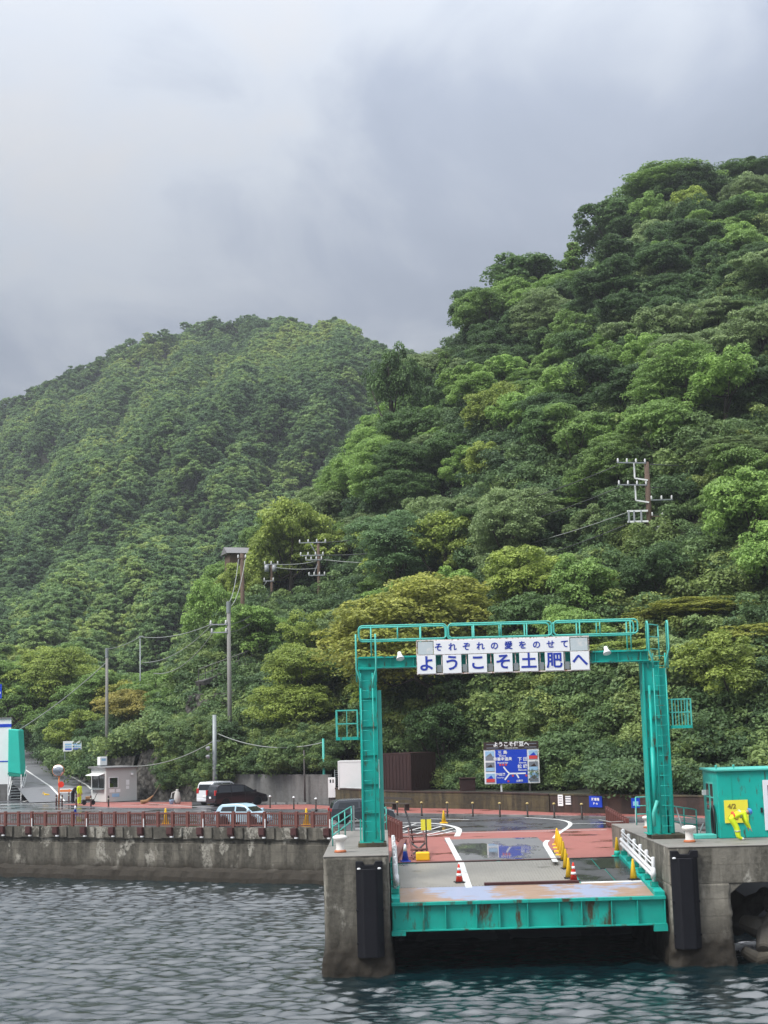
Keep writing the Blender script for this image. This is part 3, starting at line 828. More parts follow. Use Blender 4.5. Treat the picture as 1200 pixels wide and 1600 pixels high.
# parapet blocks between the railing brackets
bx = MB().box(0, 1.62, -0.26, -0.145, 2.62, 3.27).mesh('parapet_block', M['conc_sea'])
for k in range(17):
    inst(bx, 'parapet_block', sw, (1.7 + 2.25 * k + 0.36, 0, 0))
wp = MB().lathe([(0.0, 0), (0.05, 0), (0.05, 0.09), (0.035, 0.09)], n=8).mesh('weep_pipe', M['black'])
for k in range(17):
    inst(wp, 'weep_pipe', sw, (2.9 + 2.25 * k, -0.03, 2.38), rot=(R(90), 0, 0))

# ------------------------------------------------------------------ ramp piers
PZ = 4.38
def rough_pier(mb, x0, x1, y0, y1, z0, z1, seed, nz=64, nx=26, flare=0.10):
    """concrete block with chipped corners, thickened by growth at the tide line"""
    rr = np.random.default_rng(seed)
    ring = []
    nyy = 60
    ph = rr.uniform(0, 6.28, 40); fq = rr.uniform(1.5, 11, (40, 3)) * rr.choice([-1, 1], (40, 3))
    def bumps(x, y, z): return float(np.sum(np.sin(fq[:, 0] * x + fq[:, 1] * y + fq[:, 2] * z + ph) / np.abs(fq).sum(1) * 7)) / 6.5
    for i in range(nx): ring.append((x0 + (x1 - x0) * i / nx, y0))
    for i in range(nyy): ring.append((x1, y0 + (y1 - y0) * i / nyy))
    for i in range(nx): ring.append((x1 - (x1 - x0) * i / nx, y1))
    for i in range(nyy): ring.append((x0, y1 - (y1 - y0) * i / nyy))
    n = len(ring); vs = []
    cx, cy = (x0 + x1) / 2, (y0 + y1) / 2
    for j in range(nz):
        z = z0 + (z1 - z0) * j / (nz - 1)
        fl = flare * max(0.0, min(1.0, (1.15 - z) / 0.7)) * (0.35 if z < -0.4 else 1)
        rough = 0.012 + 0.055 * max(0.0, min(1.0, (1.5 - z) / 0.9))
        for (x, y) in ring:
            ox = (-1 if x <= x0 + 1e-6 else (1 if x >= x1 - 1e-6 else 0)); oy = (-1 if y <= y0 + 1e-6 else (1 if y >= y1 - 1e-6 else 0))
            corner = 0.05 if (ox and oy) else 0.0
            k = fl + bumps(x, y, z) * rough * 1.4 + rr.normal(0, rough * .22) - corner * (1 + 1.6 * bumps(x, y, z * 2))
            vs.append((x + ox * k, y + oy * k, z))
    fs = [(j * n + i, j * n + (i + 1) % n, (j + 1) * n + (i + 1) % n, (j + 1) * n + i) for j in range(nz - 1) for i in range(n)]
    fs.append(tuple((nz - 1) * n + i for i in range(n)))
    return mb.add(vs, fs)
lp = thing('ramp_pier', 'weathered concrete pier with white bollard and single stair rail, beside open sea', 'pier', (-1.16, 63.5, 0))
rough_pier(MB(), -2.4, 0.05, 57, 71, -3, PZ - 0.06, 5).build('pier_body', M['conc'], lp, world=True, smooth=True)
m = MB().box(-2.41, 0.06, 56.98, 71, PZ - 0.06, PZ)
m.build('pier_top', M['conc_top'], lp, world=True, bevel=0.03)
MB().box(-1.15, -0.02, 60.75, 61.95, PZ + 0.001, PZ + 0.16).build('column_plinth', M['conc_moss'], lp, world=True, bevel=0.02)
for k in range(5):     # steps down to the quay behind
    MB().box(-2.35, 0.0, 71.0 + 0.32 * k, 71.33 + 0.32 * k, 2.0, PZ - 0.2 * (k + 1)).build('step', M['conc_top'], lp, world=True)
MB().box(-2.4, 0.0, 72.62, 90.4, -3, GZ - 0.006).build('link_wall', M['conc'], lp, world=True)

rp = thing('ramp_pier', 'concrete pier carrying the green control house, its slab open to tetrapods below', 'pier', (11.8, 63, 0))
rough_pier(MB(), 10.5, 12.78, 57, 66, -3, 3.0, 9, flare=0.08).build('pier_body', M['conc'], rp, world=True, smooth=True)
m = MB().prism([(10.5, 57), (30, 57), (30, 63.6), (13.4, 63.6), (13.4, 71), (10.5, 71)], (0, 0, 3.0), (1, 0, 0), (0, 1, 0), (0, 0, PZ - 0.05 - 3.0))
m.prism([(12.55, 2.45), (12.55, 2.998), (13.25, 2.998)], (0, 57.05, 0), (1, 0, 0), (0, 0, 1), (0, 6.4, 0))
m.build('pier_slab', M['conc'], rp, world=True, bevel=0.03)
MB().prism([(10.49, 56.98), (30, 56.98), (30, 63.62), (13.42, 63.62), (13.42, 71), (10.49, 71)], (0, 0, PZ - 0.05), (1, 0, 0), (0, 1, 0), (0, 0, 0.05)).build('pier_top', M['conc_top'], rp, world=True, bevel=0.03)
MB().box(10.62, 11.95, 60.9, 62.2, PZ + 0.001, PZ + 0.17).build('column_plinth', M['conc_moss'], rp, world=True, bevel=0.02)
for k in range(4):
    MB().box(11.2, 13.4, 71.0 + 0.32 * k, 71.33 + 0.32 * k, 2.9, PZ - 0.22 * (k + 1)).build('step', M['conc_top'], rp, world=True)

# fenders
def fender(x, z1, label, bolts):
    t = thing('rubber_fender', label, 'fender', (x, 57, 0), 0, 'rubber fenders on the pier faces')
    poly = [(-.50, 0), (.50, 0), (.50, -.12), (.30, -.36), (.22, -.40), (-.22, -.40), (-.30, -.36), (-.50, -.12)]
    b = MB()
    zs = [0.7, z1 - 0.35, z1 - 0.02]
    b.prism(poly, (0, -0.005, 0.7), (1, 0, 0), (0, 1, 0), (0, 0, z1 - 0.7 - 0.25))
    b.build('fender_body', M['rubber'], t, bevel=0.03)
    h = MB()
    h.prism([(-.5, 0), (.5, 0), (.5, .26), (.24, .26), (.17, .13), (-.17, .13), (-.24, .26), (-.5, .26)], (0, -0.30, z1 - 0.25), (1, 0, 0), (0, 0, 1), (0, 0.29, 0))
    h.build('fender_head', M['rubber'], t, bevel=0.02)
    MB().bar((-.25, -.315, z1 - .07), (-.16, -.315, z1 - .14), .02, .03).bar((-.16, -.315, z1 - .14), (.16, -.315, z1 - .14), .02, .03).bar((.16, -.315, z1 - .14), (.25, -.315, z1 - .07), .02, .03).build('worn_edge', M['pole_conc'], t)
    for bxx in bolts:
        MB().lathe([(0, 0), (.07, 0), (.065, .04), (0.03, .06)], n=12).build('bolt', M['white'], t).location = (bxx, -.30, z1 - .27)
        t.children[-1].rotation_euler = (R(90), 0, 0)
    for zz in (2.4, 1.2):
        for sx in (-.47, .47):
            o = MB().lathe([(0, 0), (.06, 0), (.05, .05), (0.02, .06)], n=8).build('bolt', M['rubber'], t)
            o.location = (sx, -.14, zz); o.rotation_euler = (R(90), 0, 0)
    return t
fender(-0.69, 4.16, 'black rubber fender with two white bolts on the pier by open sea', (-.38, .38))
fender(11.05, 4.24, 'black rubber fender with one white bolt below the control house pier', (-.40,))

# ------------------------------------------------------------------ tetrapods and surf under the slab
def tetra_mesh():
    m = MB()
    for d in ((0, 0, 1), (.943, 0, -.333), (-.471, .816, -.333), (-.471, -.816, -.333)):
        d = Vector(d)
        m.tube([d * -0.1, d * 0.5, d * 1.22, d * 1.28], [.50, .46, .34, .27], 12)
    return m.mesh('tetrapod', M['tetra'], False)
TM = tetra_mesh()
tl = [((14.5, 58.7, 1.0), (.5, .3, .4), 'tetrapod leaning on the pier leg below the slab'), ((16.1, 58.5, 0.9), (1.9, .2, 1.2), 'tetrapod nearest the open water with one leg raised'),
      ((15.4, 60.6, 1.6), (.2, 1.1, 2.2), 'tetrapod deep in shade behind the others'), ((14.2, 61.2, 1.5), (1.0, .4, .7), 'tetrapod wedged far behind the pier leg'),
      ((17.2, 60.4, 1.3), (.6, 2.0, .3), 'tetrapod half outside the view under the slab'), ((13.8, 57.6, 0.1), (.9, 1.4, 1.9), 'low wet tetrapod awash beside the pier leg')]
for loc, rot, lab in tl:
    o = bpy.data.objects.new('tetrapod', TM); COL.objects.link(o); o.location = loc; o.rotation_euler = rot
    o.scale = (0.9,) * 3 if loc[2] > .5 else (0.55,) * 3
    tag(o, 'grey concrete ' + lab, 'tetrapod', 'tetrapods under the pier slab')
fx, fy = np.meshgrid(np.arange(13.0, 17.5, 0.07), np.arange(56.2, 62.5, 0.07))
fz = wave(fx, fy) + 0.03
den = np.sin(fx * 2.1 + fy * 1.3) + np.sin(fx * 4.7 - fy * 2.9 + 1) * 0.8 + np.sin(fx * 9.1 + fy * 7.7) * 0.6 + rng.normal(0, .5, fx.shape) + (fy - 60.3) * 0.75 + np.where(fy > 58.6, 0.5, -0.9)
fm = grid_mesh('foam', fx, fy, fz + np.clip(den, 0, 2) * 0.035, M['foam'], False)
keep = (den[:-1, :-1] > 0.35).ravel()
import bmesh
bm = bmesh.new(); bm.from_mesh(fm)
bmesh.ops.delete(bm, geom=[f for f, k in zip(list(bm.faces), keep) if not k], context='FACES')
bm.to_mesh(fm); bm.free()
fo = bpy.data.objects.new('surf_foam', fm); COL.objects.link(fo)
tag(fo, 'white surf foam churning round the tetrapods beside the pier', 'foam', kind='stuff')

# ================================================================== TREES
def leaf_cloud(name, centers, rcs, nl, ls, seed, mat, flat=0.55, up=0.55, jit=0.45):
    r = np.random.default_rng(seed)
    nc = len(centers)
    cid = np.repeat(np.arange(nc), nl)
    n = len(cid)
    d = r.normal(size=(n, 3)); d /= np.linalg.norm(d, axis=1)[:, None]
    fl = (d[:, 2] < -0.15) & (r.random(n) < 0.8)
    d[fl, 2] *= -1
    rad = r.uniform(0.72, 1.06, n)
    sc = rcs[cid][:, None] * np.array([1, 1, flat])
    pos = centers[cid] + d * sc * rad[:, None]
    nrm = d * 0.6 + np.array([0, 0, up]) + r.normal(size=(n, 3)) * jit
    nrm /= np.linalg.norm(nrm, axis=1)[:, None]
    t = np.cross(nrm, r.normal(size=(n, 3))); t /= np.linalg.norm(t, axis=1)[:, None]
    b = np.cross(nrm, t)
    s = ls * r.uniform(0.65, 1.35, n)[:, None]
    V = np.stack([pos + t * s * .62, pos + b * s * .36 - nrm * s * .05, pos - t * s * .62, pos - b * s * .36 - nrm * s * .05], 1).reshape(-1, 3)
    me = bpy.data.meshes.new(name)
    me.vertices.add(len(V)); me.vertices.foreach_set('co', V.astype(np.float32).ravel())
    idx = np.arange(4 * n, dtype=np.int32)
    me.loops.add(4 * n); me.loops.foreach_set('vertex_index', idx)
    me.polygons.add(n); me.polygons.foreach_set('loop_start', idx[::4])
    me.update()
    a = me.attributes.new('leaf', 'FLOAT', 'FACE')
    cl = r.random(nc)[cid] * 0.5 + r.random(n) * 0.5
    a.data.foreach_set('value', cl.astype(np.float32))
    me.materials.append(mat)
    return me

def crown_parts(R_, H, seed, nc, nl, ls, mat, kind='broad'):
    """returns (crown mesh, trunk mesh) for a tree H tall, crown radius R_, base at the origin"""
    r = np.random.default_rng(seed)
    if kind == 'conifer':
        h = r.uniform(0.06, 1.0, nc) ** 1.15
        az = r.uniform(0, 6.283, nc)
        rad = R_ * (1 - h) ** 0.75 * r.uniform(0.45, 1.0, nc)
        C = np.stack([rad * np.cos(az), rad * np.sin(az), H * (0.08 + 0.90 * h)], 1)
        rc = R_ * (0.16 + 0.20 * (1 - h)) * r.uniform(.8, 1.3, nc)
        flat = 0.7
    else:
        # several boughs, each a lump of its own, so that no two outlines agree
        nb_ = int(r.integers(5, 8))
        bz = np.sort(r.uniform(0.34, 0.74, nb_)); bz[-1] = 0.70
        ba = r.uniform(0, 6.283, nb_); bo = R_ * r.uniform(0.22, 0.58, nb_); bo[-1] *= 0.35
        B0 = np.stack([bo * np.cos(ba), bo * np.sin(ba), bz * H], 1)
        br = R_ * r.uniform(0.40, 0.62, nb_)
        bi = r.choice(nb_, nc, p=br ** 2 / (br ** 2).sum())
        d = r.normal(size=(nc, 3)); d /= np.linalg.norm(d, axis=1)[:, None]
        d[d[:, 2] < -0.5, 2] *= -1
        rho = 0.48 + 0.56 * r.random(nc) ** 0.6
        C = B0[bi] + d * (rho * br[bi])[:, None] * np.array([1, 1, 0.36 * H / R_])
        rc = R_ * (r.uniform(0.085, 0.19, nc) if R_ > 6 else r.uniform(0.11, 0.23, nc))
        flat = 0.58 if kind == 'layered' else 0.80
        C[:, 2] = np.clip(C[:, 2], 0.10 * H, H - rc * flat)
    cr = leaf_cloud('crown', C, rc, nl, ls, seed + 1, mat, flat)
    t = MB()
    top = H * (0.92 if kind == 'conifer' else 0.62)
    rt = 0.022 * H + 0.05
    lean = r.normal(0, 0.04, 2) * H
    t.tube([(0, 0, -1.0), (0, 0, 0.1), (lean[0] * .4, lean[1] * .4, top * .5), (lean[0], lean[1], top)], [rt * 1.5, rt * 1.1, rt * .75, rt * .25], 8)
    if kind != 'conifer':
        for k in range(9):
            c = C[r.integers(nc)]
            z0 = top * r.uniform(.35, .85)
            b0 = np.array([lean[0] * z0 / top, lean[1] * z0 / top, z0])
            mid = b0 * .5 + c * .5 + np.array([0, 0, -.08 * H])
            t.tube([tuple(b0), tuple(mid), tuple(c)], [rt * .5, rt * .33, rt * .12], 5)
    return cr, t.mesh('trunk', M['bark'], True)

LAY = [crown_parts(4.4, 8.6, 100 + 7 * i, 165, 135, 0.205, M['leaf'], 'layered') for i in range(5)]
RND = [crown_parts(4.0, 8.2, 300 + 7 * i, 125, 150, 0.205, M['leaf'], 'broad') for i in range(5)]
BIG = [crown_parts(7.0, 15.0, 547 + 13 * i, 460, 140, 0.205, M['leaf'], 'layered') for i in range(3)]
CON = [crown_parts(3.0, 12.0, 700 + 7 * i, 130, 120, 0.25, M['leaf'], 'conifer') for i in range(2)]
DIM = {'lay': (LAY, 4.4, 8.6), 'rnd': (RND, 4.0, 8.2), 'big': (BIG, 7.0, 15.0), 'con': (CON, 3.0, 12.0)}
def plant_tree(name, label, kind, i, x, y, z, Rr, H, col, group=None):
    protos, R0, H0 = DIM[kind]
    cm_, tm_ = protos[i % len(protos)]
    t = thing(name, label, 'tree', (x, y, z), random.uniform(0, 6.28), group)
    for nm, me in (('crown', cm_), ('trunk', tm_)):
        o = bpy.data.objects.new(nm, me); COL.objects.link(o); o.parent = t
        o.scale = (Rr / R0, Rr / R0, H / H0)
        if nm == 'crown': o.color = (col[0], col[1], col[2], 1)
    return t
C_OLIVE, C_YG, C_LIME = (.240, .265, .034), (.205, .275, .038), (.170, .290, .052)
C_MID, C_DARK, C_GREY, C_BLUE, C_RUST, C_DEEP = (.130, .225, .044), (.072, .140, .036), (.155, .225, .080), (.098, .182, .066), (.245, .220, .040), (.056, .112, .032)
PLACED = []
def tree_px(px, Yd, top, w, kind, col, label, name='broadleaf_tree', group=None, base=None, k=None):
    s = FPX / Yd
    p = at(px, top, Yd)
    zb = hz(p.x, p.y) if base is None else base
    H = max(p.z - zb, 3.0)
    Rr = w / 2 / s
    PLACED.append((p.x, p.y, Rr))
    return plant_tree(name, label, kind, len(PLACED) if k is None else k, p.x, p.y, zb - 0.2, Rr, H, col, group)
front = [
 (655, 123, 868, 370, 'big', C_OLIVE, 'big olive yellow broadleaf tree rising behind the gantry and brown container'),
 (478, 131, 985, 190, 'big', C_YG, 'yellow green broadleaf tree spreading over the plain grey wall'),
 (922, 124, 888, 250, 'lay', C_YG, 'light yellow green broadleaf tree with fine twigs behind the gantry walkway'),
 (1095, 113, 955, 270, 'big', C_OLIVE, 'wide olive broadleaf tree behind the gantry column with the long ladder'),
 (1168, 127, 752, 240, 'big', C_GREY, 'grey green broadleaf tree near the crossarm pole at the picture edge'),
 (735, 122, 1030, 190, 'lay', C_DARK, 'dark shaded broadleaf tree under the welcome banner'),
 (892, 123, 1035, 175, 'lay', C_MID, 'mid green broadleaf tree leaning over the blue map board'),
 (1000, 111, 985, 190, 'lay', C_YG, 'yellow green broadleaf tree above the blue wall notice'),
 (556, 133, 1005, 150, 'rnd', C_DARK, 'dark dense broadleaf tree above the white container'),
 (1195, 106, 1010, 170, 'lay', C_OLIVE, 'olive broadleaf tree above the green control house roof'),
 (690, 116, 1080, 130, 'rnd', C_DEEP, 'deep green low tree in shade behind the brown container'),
 (620, 145, 778, 190, 'big', C_BLUE, 'blue green broadleaf tree directly above the big olive tree'),
 (790, 143, 800, 230, 'big', C_DARK, 'dark broad tree in the hollow below the power lines'),
 (905, 140, 830, 190, 'lay', C_MID, 'mid green tree below the crossarm pole cables'),
 (400, 150, 935, 130, 'lay', C_LIME, 'lime green tree next to the brown wooden pole'),
 (374, 166, 864, 74, 'lay', C_YG, 'yellow green tree just below the grey hut roof'),
 (330, 160, 890, 100, 'rnd', C_LIME, 'lime green tree at the outer tip of the near hill'),
 (450, 168, 760, 150, 'lay', C_YG, 'yellow green tree on the skyline spur above the transformer pole'),
 (612, 190, 528, 105, 'rnd', C_DARK, 'tall dark tree breaking the skyline between hill and mountain'),
 (652, 196, 560, 85, 'rnd', C_DEEP, 'smaller dark tree close behind the tall skyline tree'),
 (872, 208, 422, 130, 'con', C_DEEP, 'dark pointed conifer in front of the upper skyline'),
 (1045, 226, 254, 240, 'big', C_MID, 'large domed broadleaf tree crowning the near hill'),
 (1165, 232, 236, 190, 'big', C_DARK, 'dark domed broadleaf tree on the skyline beside the crowning tree'),
 (815, 216, 392, 190, 'rnd', C_DARK, 'dark broadleaf tree on the step of the skyline'),
 (740, 208, 440, 110, 'rnd', C_DEEP, 'deep green tree at the shoulder where the skyline drops'),
 (960, 222, 300, 150, 'rnd', C_DARK, 'dark tree on the steep skyline below the crowning tree'),
 (1000, 170, 590, 210, 'big', C_LIME, 'bright green broad tree draped in vines halfway up the hill'),
 (1130, 165, 640, 190, 'big', C_GREY, 'pale green tree above the crossarm pole wires'),
 (860, 172, 570, 210, 'big', C_MID, 'mid green broad tree in the middle of the hill'),
 (70, 186, 985, 180, 'big', C_YG, 'yellow green tree above the bend of the hill road'),
 (150, 172, 1035, 120, 'lay', C_MID, 'mid green tree between the hill road and thin lamp pole'),
 (20, 184, 1015, 140, 'lay', C_MID, 'mid green tree behind the white building'),
 (205, 153, 1062, 120, 'lay', C_RUST, 'rusty yellow tree leaning over the roadside signboard'),
 (262, 156, 1035, 130, 'lay', C_MID, 'green tree on the bank between two thin poles'),
 (110, 168, 1090, 110, 'rnd', C_DARK, 'dark bushy tree on the bank beside the climbing road'),
]
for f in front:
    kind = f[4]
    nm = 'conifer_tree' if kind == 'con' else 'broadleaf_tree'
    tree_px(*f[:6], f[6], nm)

# remaining trees of the hillside: scattered, kept off poles, walls, road and buildings
VIEW = Matrix.Translation((0, 0, CAM_Z)) @ CAM_ROT.to_4x4()
VINV = VIEW.inverted()
def proj(p):
    q_ = VINV @ Vector(p)
    return 600 + FPX * q_.x / -q_.z, 800 - FPX * q_.y / -q_.z
CLEAR = [(960, 1050, 705, 830, 128), (405, 440, 875, 950, 168), (462, 525, 840, 915, 163), (350, 392, 860, 1075, 153), (310, 425, 1005, 1080, 152), (283, 362, 1078, 1135, 144), (350, 398, 838, 854, 176), (352, 366, 935, 1190, 129)]
def clear(x, y, z, Rr, H):
    cx, cy = proj((x, y, z + H * .55)); s = FPX / y
    for a, b, c, d, Yk in CLEAR:
        if y - Rr < Yk and cx + Rr * s * .9 > a and cx - Rr * s * .9 < b and cy + H * .42 * s > c and cy - H * .42 * s < d:
            return False
    return True
# drop no hand-placed tree, but scatter round them
rs = random.Random(21)
ZONES = [('low', 'on the lower slope of the near hill'), ('mid', 'on the middle slope of the near hill'), ('high', 'near the top of the near hill')]
tries, scattered = 0, []
LANDMARKS = [(1040, 290, 'domed crowning tree'), (1165, 280, 'dark skyline dome tree'), (815, 430, 'skyline step'), (612, 590, 'tall skyline tree'), (872, 470, 'dark pointed conifer'), (1000, 640, 'vine-draped bright tree'), (860, 620, 'broad mid-hill tree'),
             (1010, 770, 'crossarm pole'), (497, 875, 'insulator pole'), (424, 910, 'transformer pole'), (378, 960, 'brown wooden pole'), (357, 1050, 'tall concrete pole'), (620, 820, 'blue green tree'), (790, 850, 'shaded hollow'), (690, 960, 'big olive tree'),
             (920, 940, 'light yellow green tree'), (1040, 1060, 'laddered gantry column'), (800, 1130, 'map board'), (1165, 850, 'grey green edge tree'), (167, 1100, 'slender grey pole'), (70, 1050, 'road bend tree'), (250, 1100, 'upper stone wall'), (700, 700, 'middle of the hill'), (750, 560, 'skyline shoulder')]
while tries < 14000 and len(scattered) < 262:
    tries += 1
    u = rs.uniform(-.255, .275)
    yf_, yc_ = float(np.interp(u, FU, FY)), float(np.interp(u, YCU, YC))
    t = rs.random() ** 0.85
    y = yf_ + 9 + (yc_ + 3 - yf_ - 9) * t
    if -.12 < u < .17: y = max(y, yf_ + 16)
    x = u * y
    sp = 4.3 + 0.9 * rs.random()
    if any((x - a) ** 2 + (y - b) ** 2 < (sp * .46 + min(c, 5.2) * .48) ** 2 for a, b, c in PLACED): continue
    z = hz(x, y)
    hi = (z - 6) / 75
    big = rs.random() < 0.22
    Rr = rs.uniform(3.0, 4.6) * (1.2 if big else 1)
    H = Rr * rs.uniform(1.7, 2.3)
    if u < -.12: Rr *= .8; H *= .72
    if t > .9: H = min(H, 8.5)
    if not clear(x, y, z, Rr, H): continue
    PLACED.append((x, y, Rr))
    px_, py_ = proj((x, y, z + H * .6))
    w = math.sin(x * .11 + 1.3) + math.sin(y * .09 + x * .05)
    q_ = rs.random() + .14 * w + (0.15 if hi < .25 else (-.10 if hi < .6 else -.24))
    if q_ > 1.08 and hi < .16: cname, col = 'olive yellow', C_OLIVE
    elif q_ > .82: cname, col = 'yellow green', C_YG
    elif q_ > .66: cname, col = 'bright green', C_LIME
    elif q_ > .42: cname, col = 'mid green', C_MID
    elif q_ > .26: cname, col = 'grey green', C_GREY
    elif q_ > .08: cname, col = 'dark green', C_DARK
    else: cname, col = 'deep green', C_DEEP
    k = rs.uniform(.85, 1.15); col = (col[0] * k, col[1] * k, col[2] * k)
    kind = 'con' if (rs.random() < .05 and hi > .3) else ('big' if big and Rr > 4.6 else ('lay' if rs.random() < .6 else 'rnd'))
    if kind == 'con': Rr *= .62; H *= 1.25
    noun = 'conifer' if kind == 'con' else 'broadleaf tree'
    size = 'large' if Rr > 4.5 else ('small' if Rr < 3.4 else 'medium')
    lx, ly, land = min(LANDMARKS, key=lambda l: (l[0] - px_) ** 2 + (l[1] - py_) ** 2)
    dx_, dy_ = px_ - lx, ly - py_
    far_ = 'far' if math.hypot(dx_, dy_) > 95 else 'close'
    rel = ('above' if dy_ > 0 else 'below') if abs(dy_) > 2 * abs(dx_) else (('seaward of' if dx_ < 0 else 'inland of') if abs(dx_) > 2 * abs(dy_) else ('up and seaward of' if dy_ > 0 and dx_ < 0 else 'up and inland of' if dy_ > 0 else 'down and seaward of' if dx_ < 0 else 'down and inland of'))
    rel = {'seaward of': 'left of', 'inland of': 'right of', 'up and seaward of': 'upper left of', 'up and inland of': 'upper right of', 'down and seaward of': 'lower left of', 'down and inland of': 'lower right of'}.get(rel, rel)
    lab = f'{size} {cname} {noun} {far_} {rel} the {land}'
    scattered.append(lab)
    plant_tree('conifer_tree' if kind == 'con' else 'broadleaf_tree', lab, kind, rs.randrange(9), x, y, z - .3, Rr, H, col, 'trees scattered over the near hill')

# ------------------------------------------------------------------ scattered growth (uncountable): geometry-node scatters
def scatter(name, label, cat, pts, protos, smin, smax, seed):
    coll = bpy.data.collections.new(name + '_kinds')
    for me in protos:
        o = bpy.data.objects.new('foliage', me)
        coll.objects.link(o)
    me = bpy.data.meshes.new(name)
    me.from_pydata([tuple(p) for p in pts], [], [])
    o = bpy.data.objects.new(name, me); COL.objects.link(o)
    ng = bpy.data.node_groups.new(name, 'GeometryNodeTree')
    ng.interface.new_socket('Geometry', in_out='INPUT', socket_type='NodeSocketGeometry')
    ng.interface.new_socket('Geometry', in_out='OUTPUT', socket_type='NodeSocketGeometry')
    N = ng.nodes; LK = ng.links.new
    gi, go = N.new('NodeGroupInput'), N.new('NodeGroupOutput')
    ci = N.new('GeometryNodeCollectionInfo'); ci.inputs['Collection'].default_value = coll
    ci.inputs['Separate Children'].default_value = True
    ip = N.new('GeometryNodeInstanceOnPoints'); ip.inputs['Pick Instance'].default_value = True
    r1 = N.new('FunctionNodeRandomValue'); r1.data_type = 'FLOAT_VECTOR'
    r1.inputs[0].default_value = (-.08, -.08, 0); r1.inputs[1].default_value = (.08, .08, 6.283); r1.inputs['Seed'].default_value = seed
    r2 = N.new('FunctionNodeRandomValue'); r2.data_type = 'FLOAT'
    r2.inputs[2].default_value = smin; r2.inputs[3].default_value = smax; r2.inputs['Seed'].default_value = seed + 1
    r3 = N.new('FunctionNodeRandomValue'); r3.data_type = 'INT'
    r3.inputs[4].default_value = 0; r3.inputs[5].default_value = len(protos) - 1; r3.inputs['Seed'].default_value = seed + 2
    LK(gi.outputs[0], ip.inputs['Points']); LK(ci.outputs[0], ip.inputs['Instance'])
    LK(r1.outputs[0], ip.inputs['Rotation']); LK(r2.outputs[1], ip.inputs['Scale']); LK(r3.outputs[2], ip.inputs['Instance Index'])
    LK(ip.outputs[0], go.inputs[0])
    md = o.modifiers.new('scatter', 'NODES'); md.node_group = ng
    return tag(o, label, cat, kind='stuff')
FAR = [crown_parts(4.3, 8.0, 900 + 5 * i, 44, 85, 0.45, M['leaf_far'], 'broad' if i % 2 else 'layered')[0] for i in range(6)]
# points over the mountain, evenly by surface area
ug = np.linspace(-.31, .09, 220); tg = np.linspace(.10, 1.0, 260)
UU, TT = np.meshgrid(ug, tg)
xa, ya, za_ = mountain(UU, TT)
P3 = np.stack([xa, ya, za_], -1)
e1 = P3[:-1, 1:] - P3[:-1, :-1]; e2 = P3[1:, :-1] - P3[:-1, :-1]
area = np.linalg.norm(np.cross(e1, e2), axis=-1).ravel()
NF = 17000
cell = rng.choice(len(area), NF, p=area / area.sum())
cy_, cx_ = cell // (len(ug) - 1), cell % (len(ug) - 1)
uu = ug[cx_] + rng.random(NF) * (ug[1] - ug[0]); tt = tg[cy_] + rng.random(NF) * (tg[1] - tg[0])
xa, ya, za_ = mountain(uu, tt)
scatter('mountain_forest', 'dense mixed green forest covering the whole far mountain', 'forest', np.stack([xa, ya, za_ - .8], 1), FAR, 0.32, 0.88, 3)
SHR = []
for i in range(4):
    rg = np.random.default_rng(40 + i)
    C = rg.normal(0, .62, (26, 3)); C[:, 2] = np.abs(C[:, 2]) * .75 + .2
    SHR.append(leaf_cloud('shrub', C, rg.uniform(.28, .6, 26), 165, .105, 60 + i, M['leaf_under'], .7))
NU = 5200
uu = rng.uniform(-.28, .30, NU); tt = rng.random(NU) ** 0.8
yf_ = np.interp(uu, FU, FY); yc_ = np.interp(uu, YCU, YC)
yy = yf_ + 0.9 + (yc_ - yf_) * 1.02 * tt
ok = ~((uu > -.06) & (uu < .150) & (yy < yf_ + np.where(uu < .116, 11, 5.5)))
xx, yy = (uu * yy)[ok], yy[ok]
scatter('hill_undergrowth', 'leafy undergrowth and saplings carpeting the near hill between the trees', 'undergrowth', np.stack([xx, yy, hill_z(xx, yy) - .15], 1), SHR, 1.0, 2.5, 9)
tu = rng.uniform(.03, .16, 420); ty = np.interp(tu, FU, FY) + rng.uniform(6.6, 15, 420); tx = tu * ty
scatter('terrace_shrubs', 'low dark shrubs growing on the slope behind the map board', 'shrubs', np.stack([tx, ty, hill_z(tx, ty) - .1], 1), SHR, 0.6, 1.25, 31)
# climbing vines: green curtains over the stone wall and the bank above the parked cars
vp = []
for k in range(420):
    px_ = rng.uniform(255, 345); Yv = float(np.interp((px_ - 600) / 2400, FU, FY)) + rng.uniform(-1.2, 2.5)
    zt = rng.uniform(4.0, 9.4)
    x = (px_ - 600) / 2400 * Yv
    vp.append((x, Yv + (zt - 4) * .25 - .6, zt))
for k in range(330):
    px_ = rng.uniform(345, 515); yb = float(np.interp((px_ - 600) / 2400, FU, FY))
    Yv = yb + rng.uniform(.6, 5)
    x = (px_ - 600) / 2400 * Yv
    vp.append((x, Yv, 5.5 + rng.uniform(-.1, .5) + (Yv - yb) * .5))
scatter('wall_vines', 'fresh green creepers hanging over the stone wall above the parked cars', 'vines', vp, SHR, 0.55, 1.15, 17)
gp = []
for k in range(260):
    a = rng.random(); i = a * 2.2
    x0, y0, z0 = [np.interp(i, [0, 1, 2, 3], [p[j] for p in ROAD[1:5]]) for j in range(3)]
    o_ = rng.uniform(1.0, 4.5)
    gp.append((x0 + o_ * .9, y0 + o_ * .35, hz(x0 + o_ * .9, y0 + o_ * .35) + .05))
scatter('bank_grass', 'bright green weeds growing on the bank beside the climbing road', 'weeds', gp, SHR, 0.35, 0.8, 23)

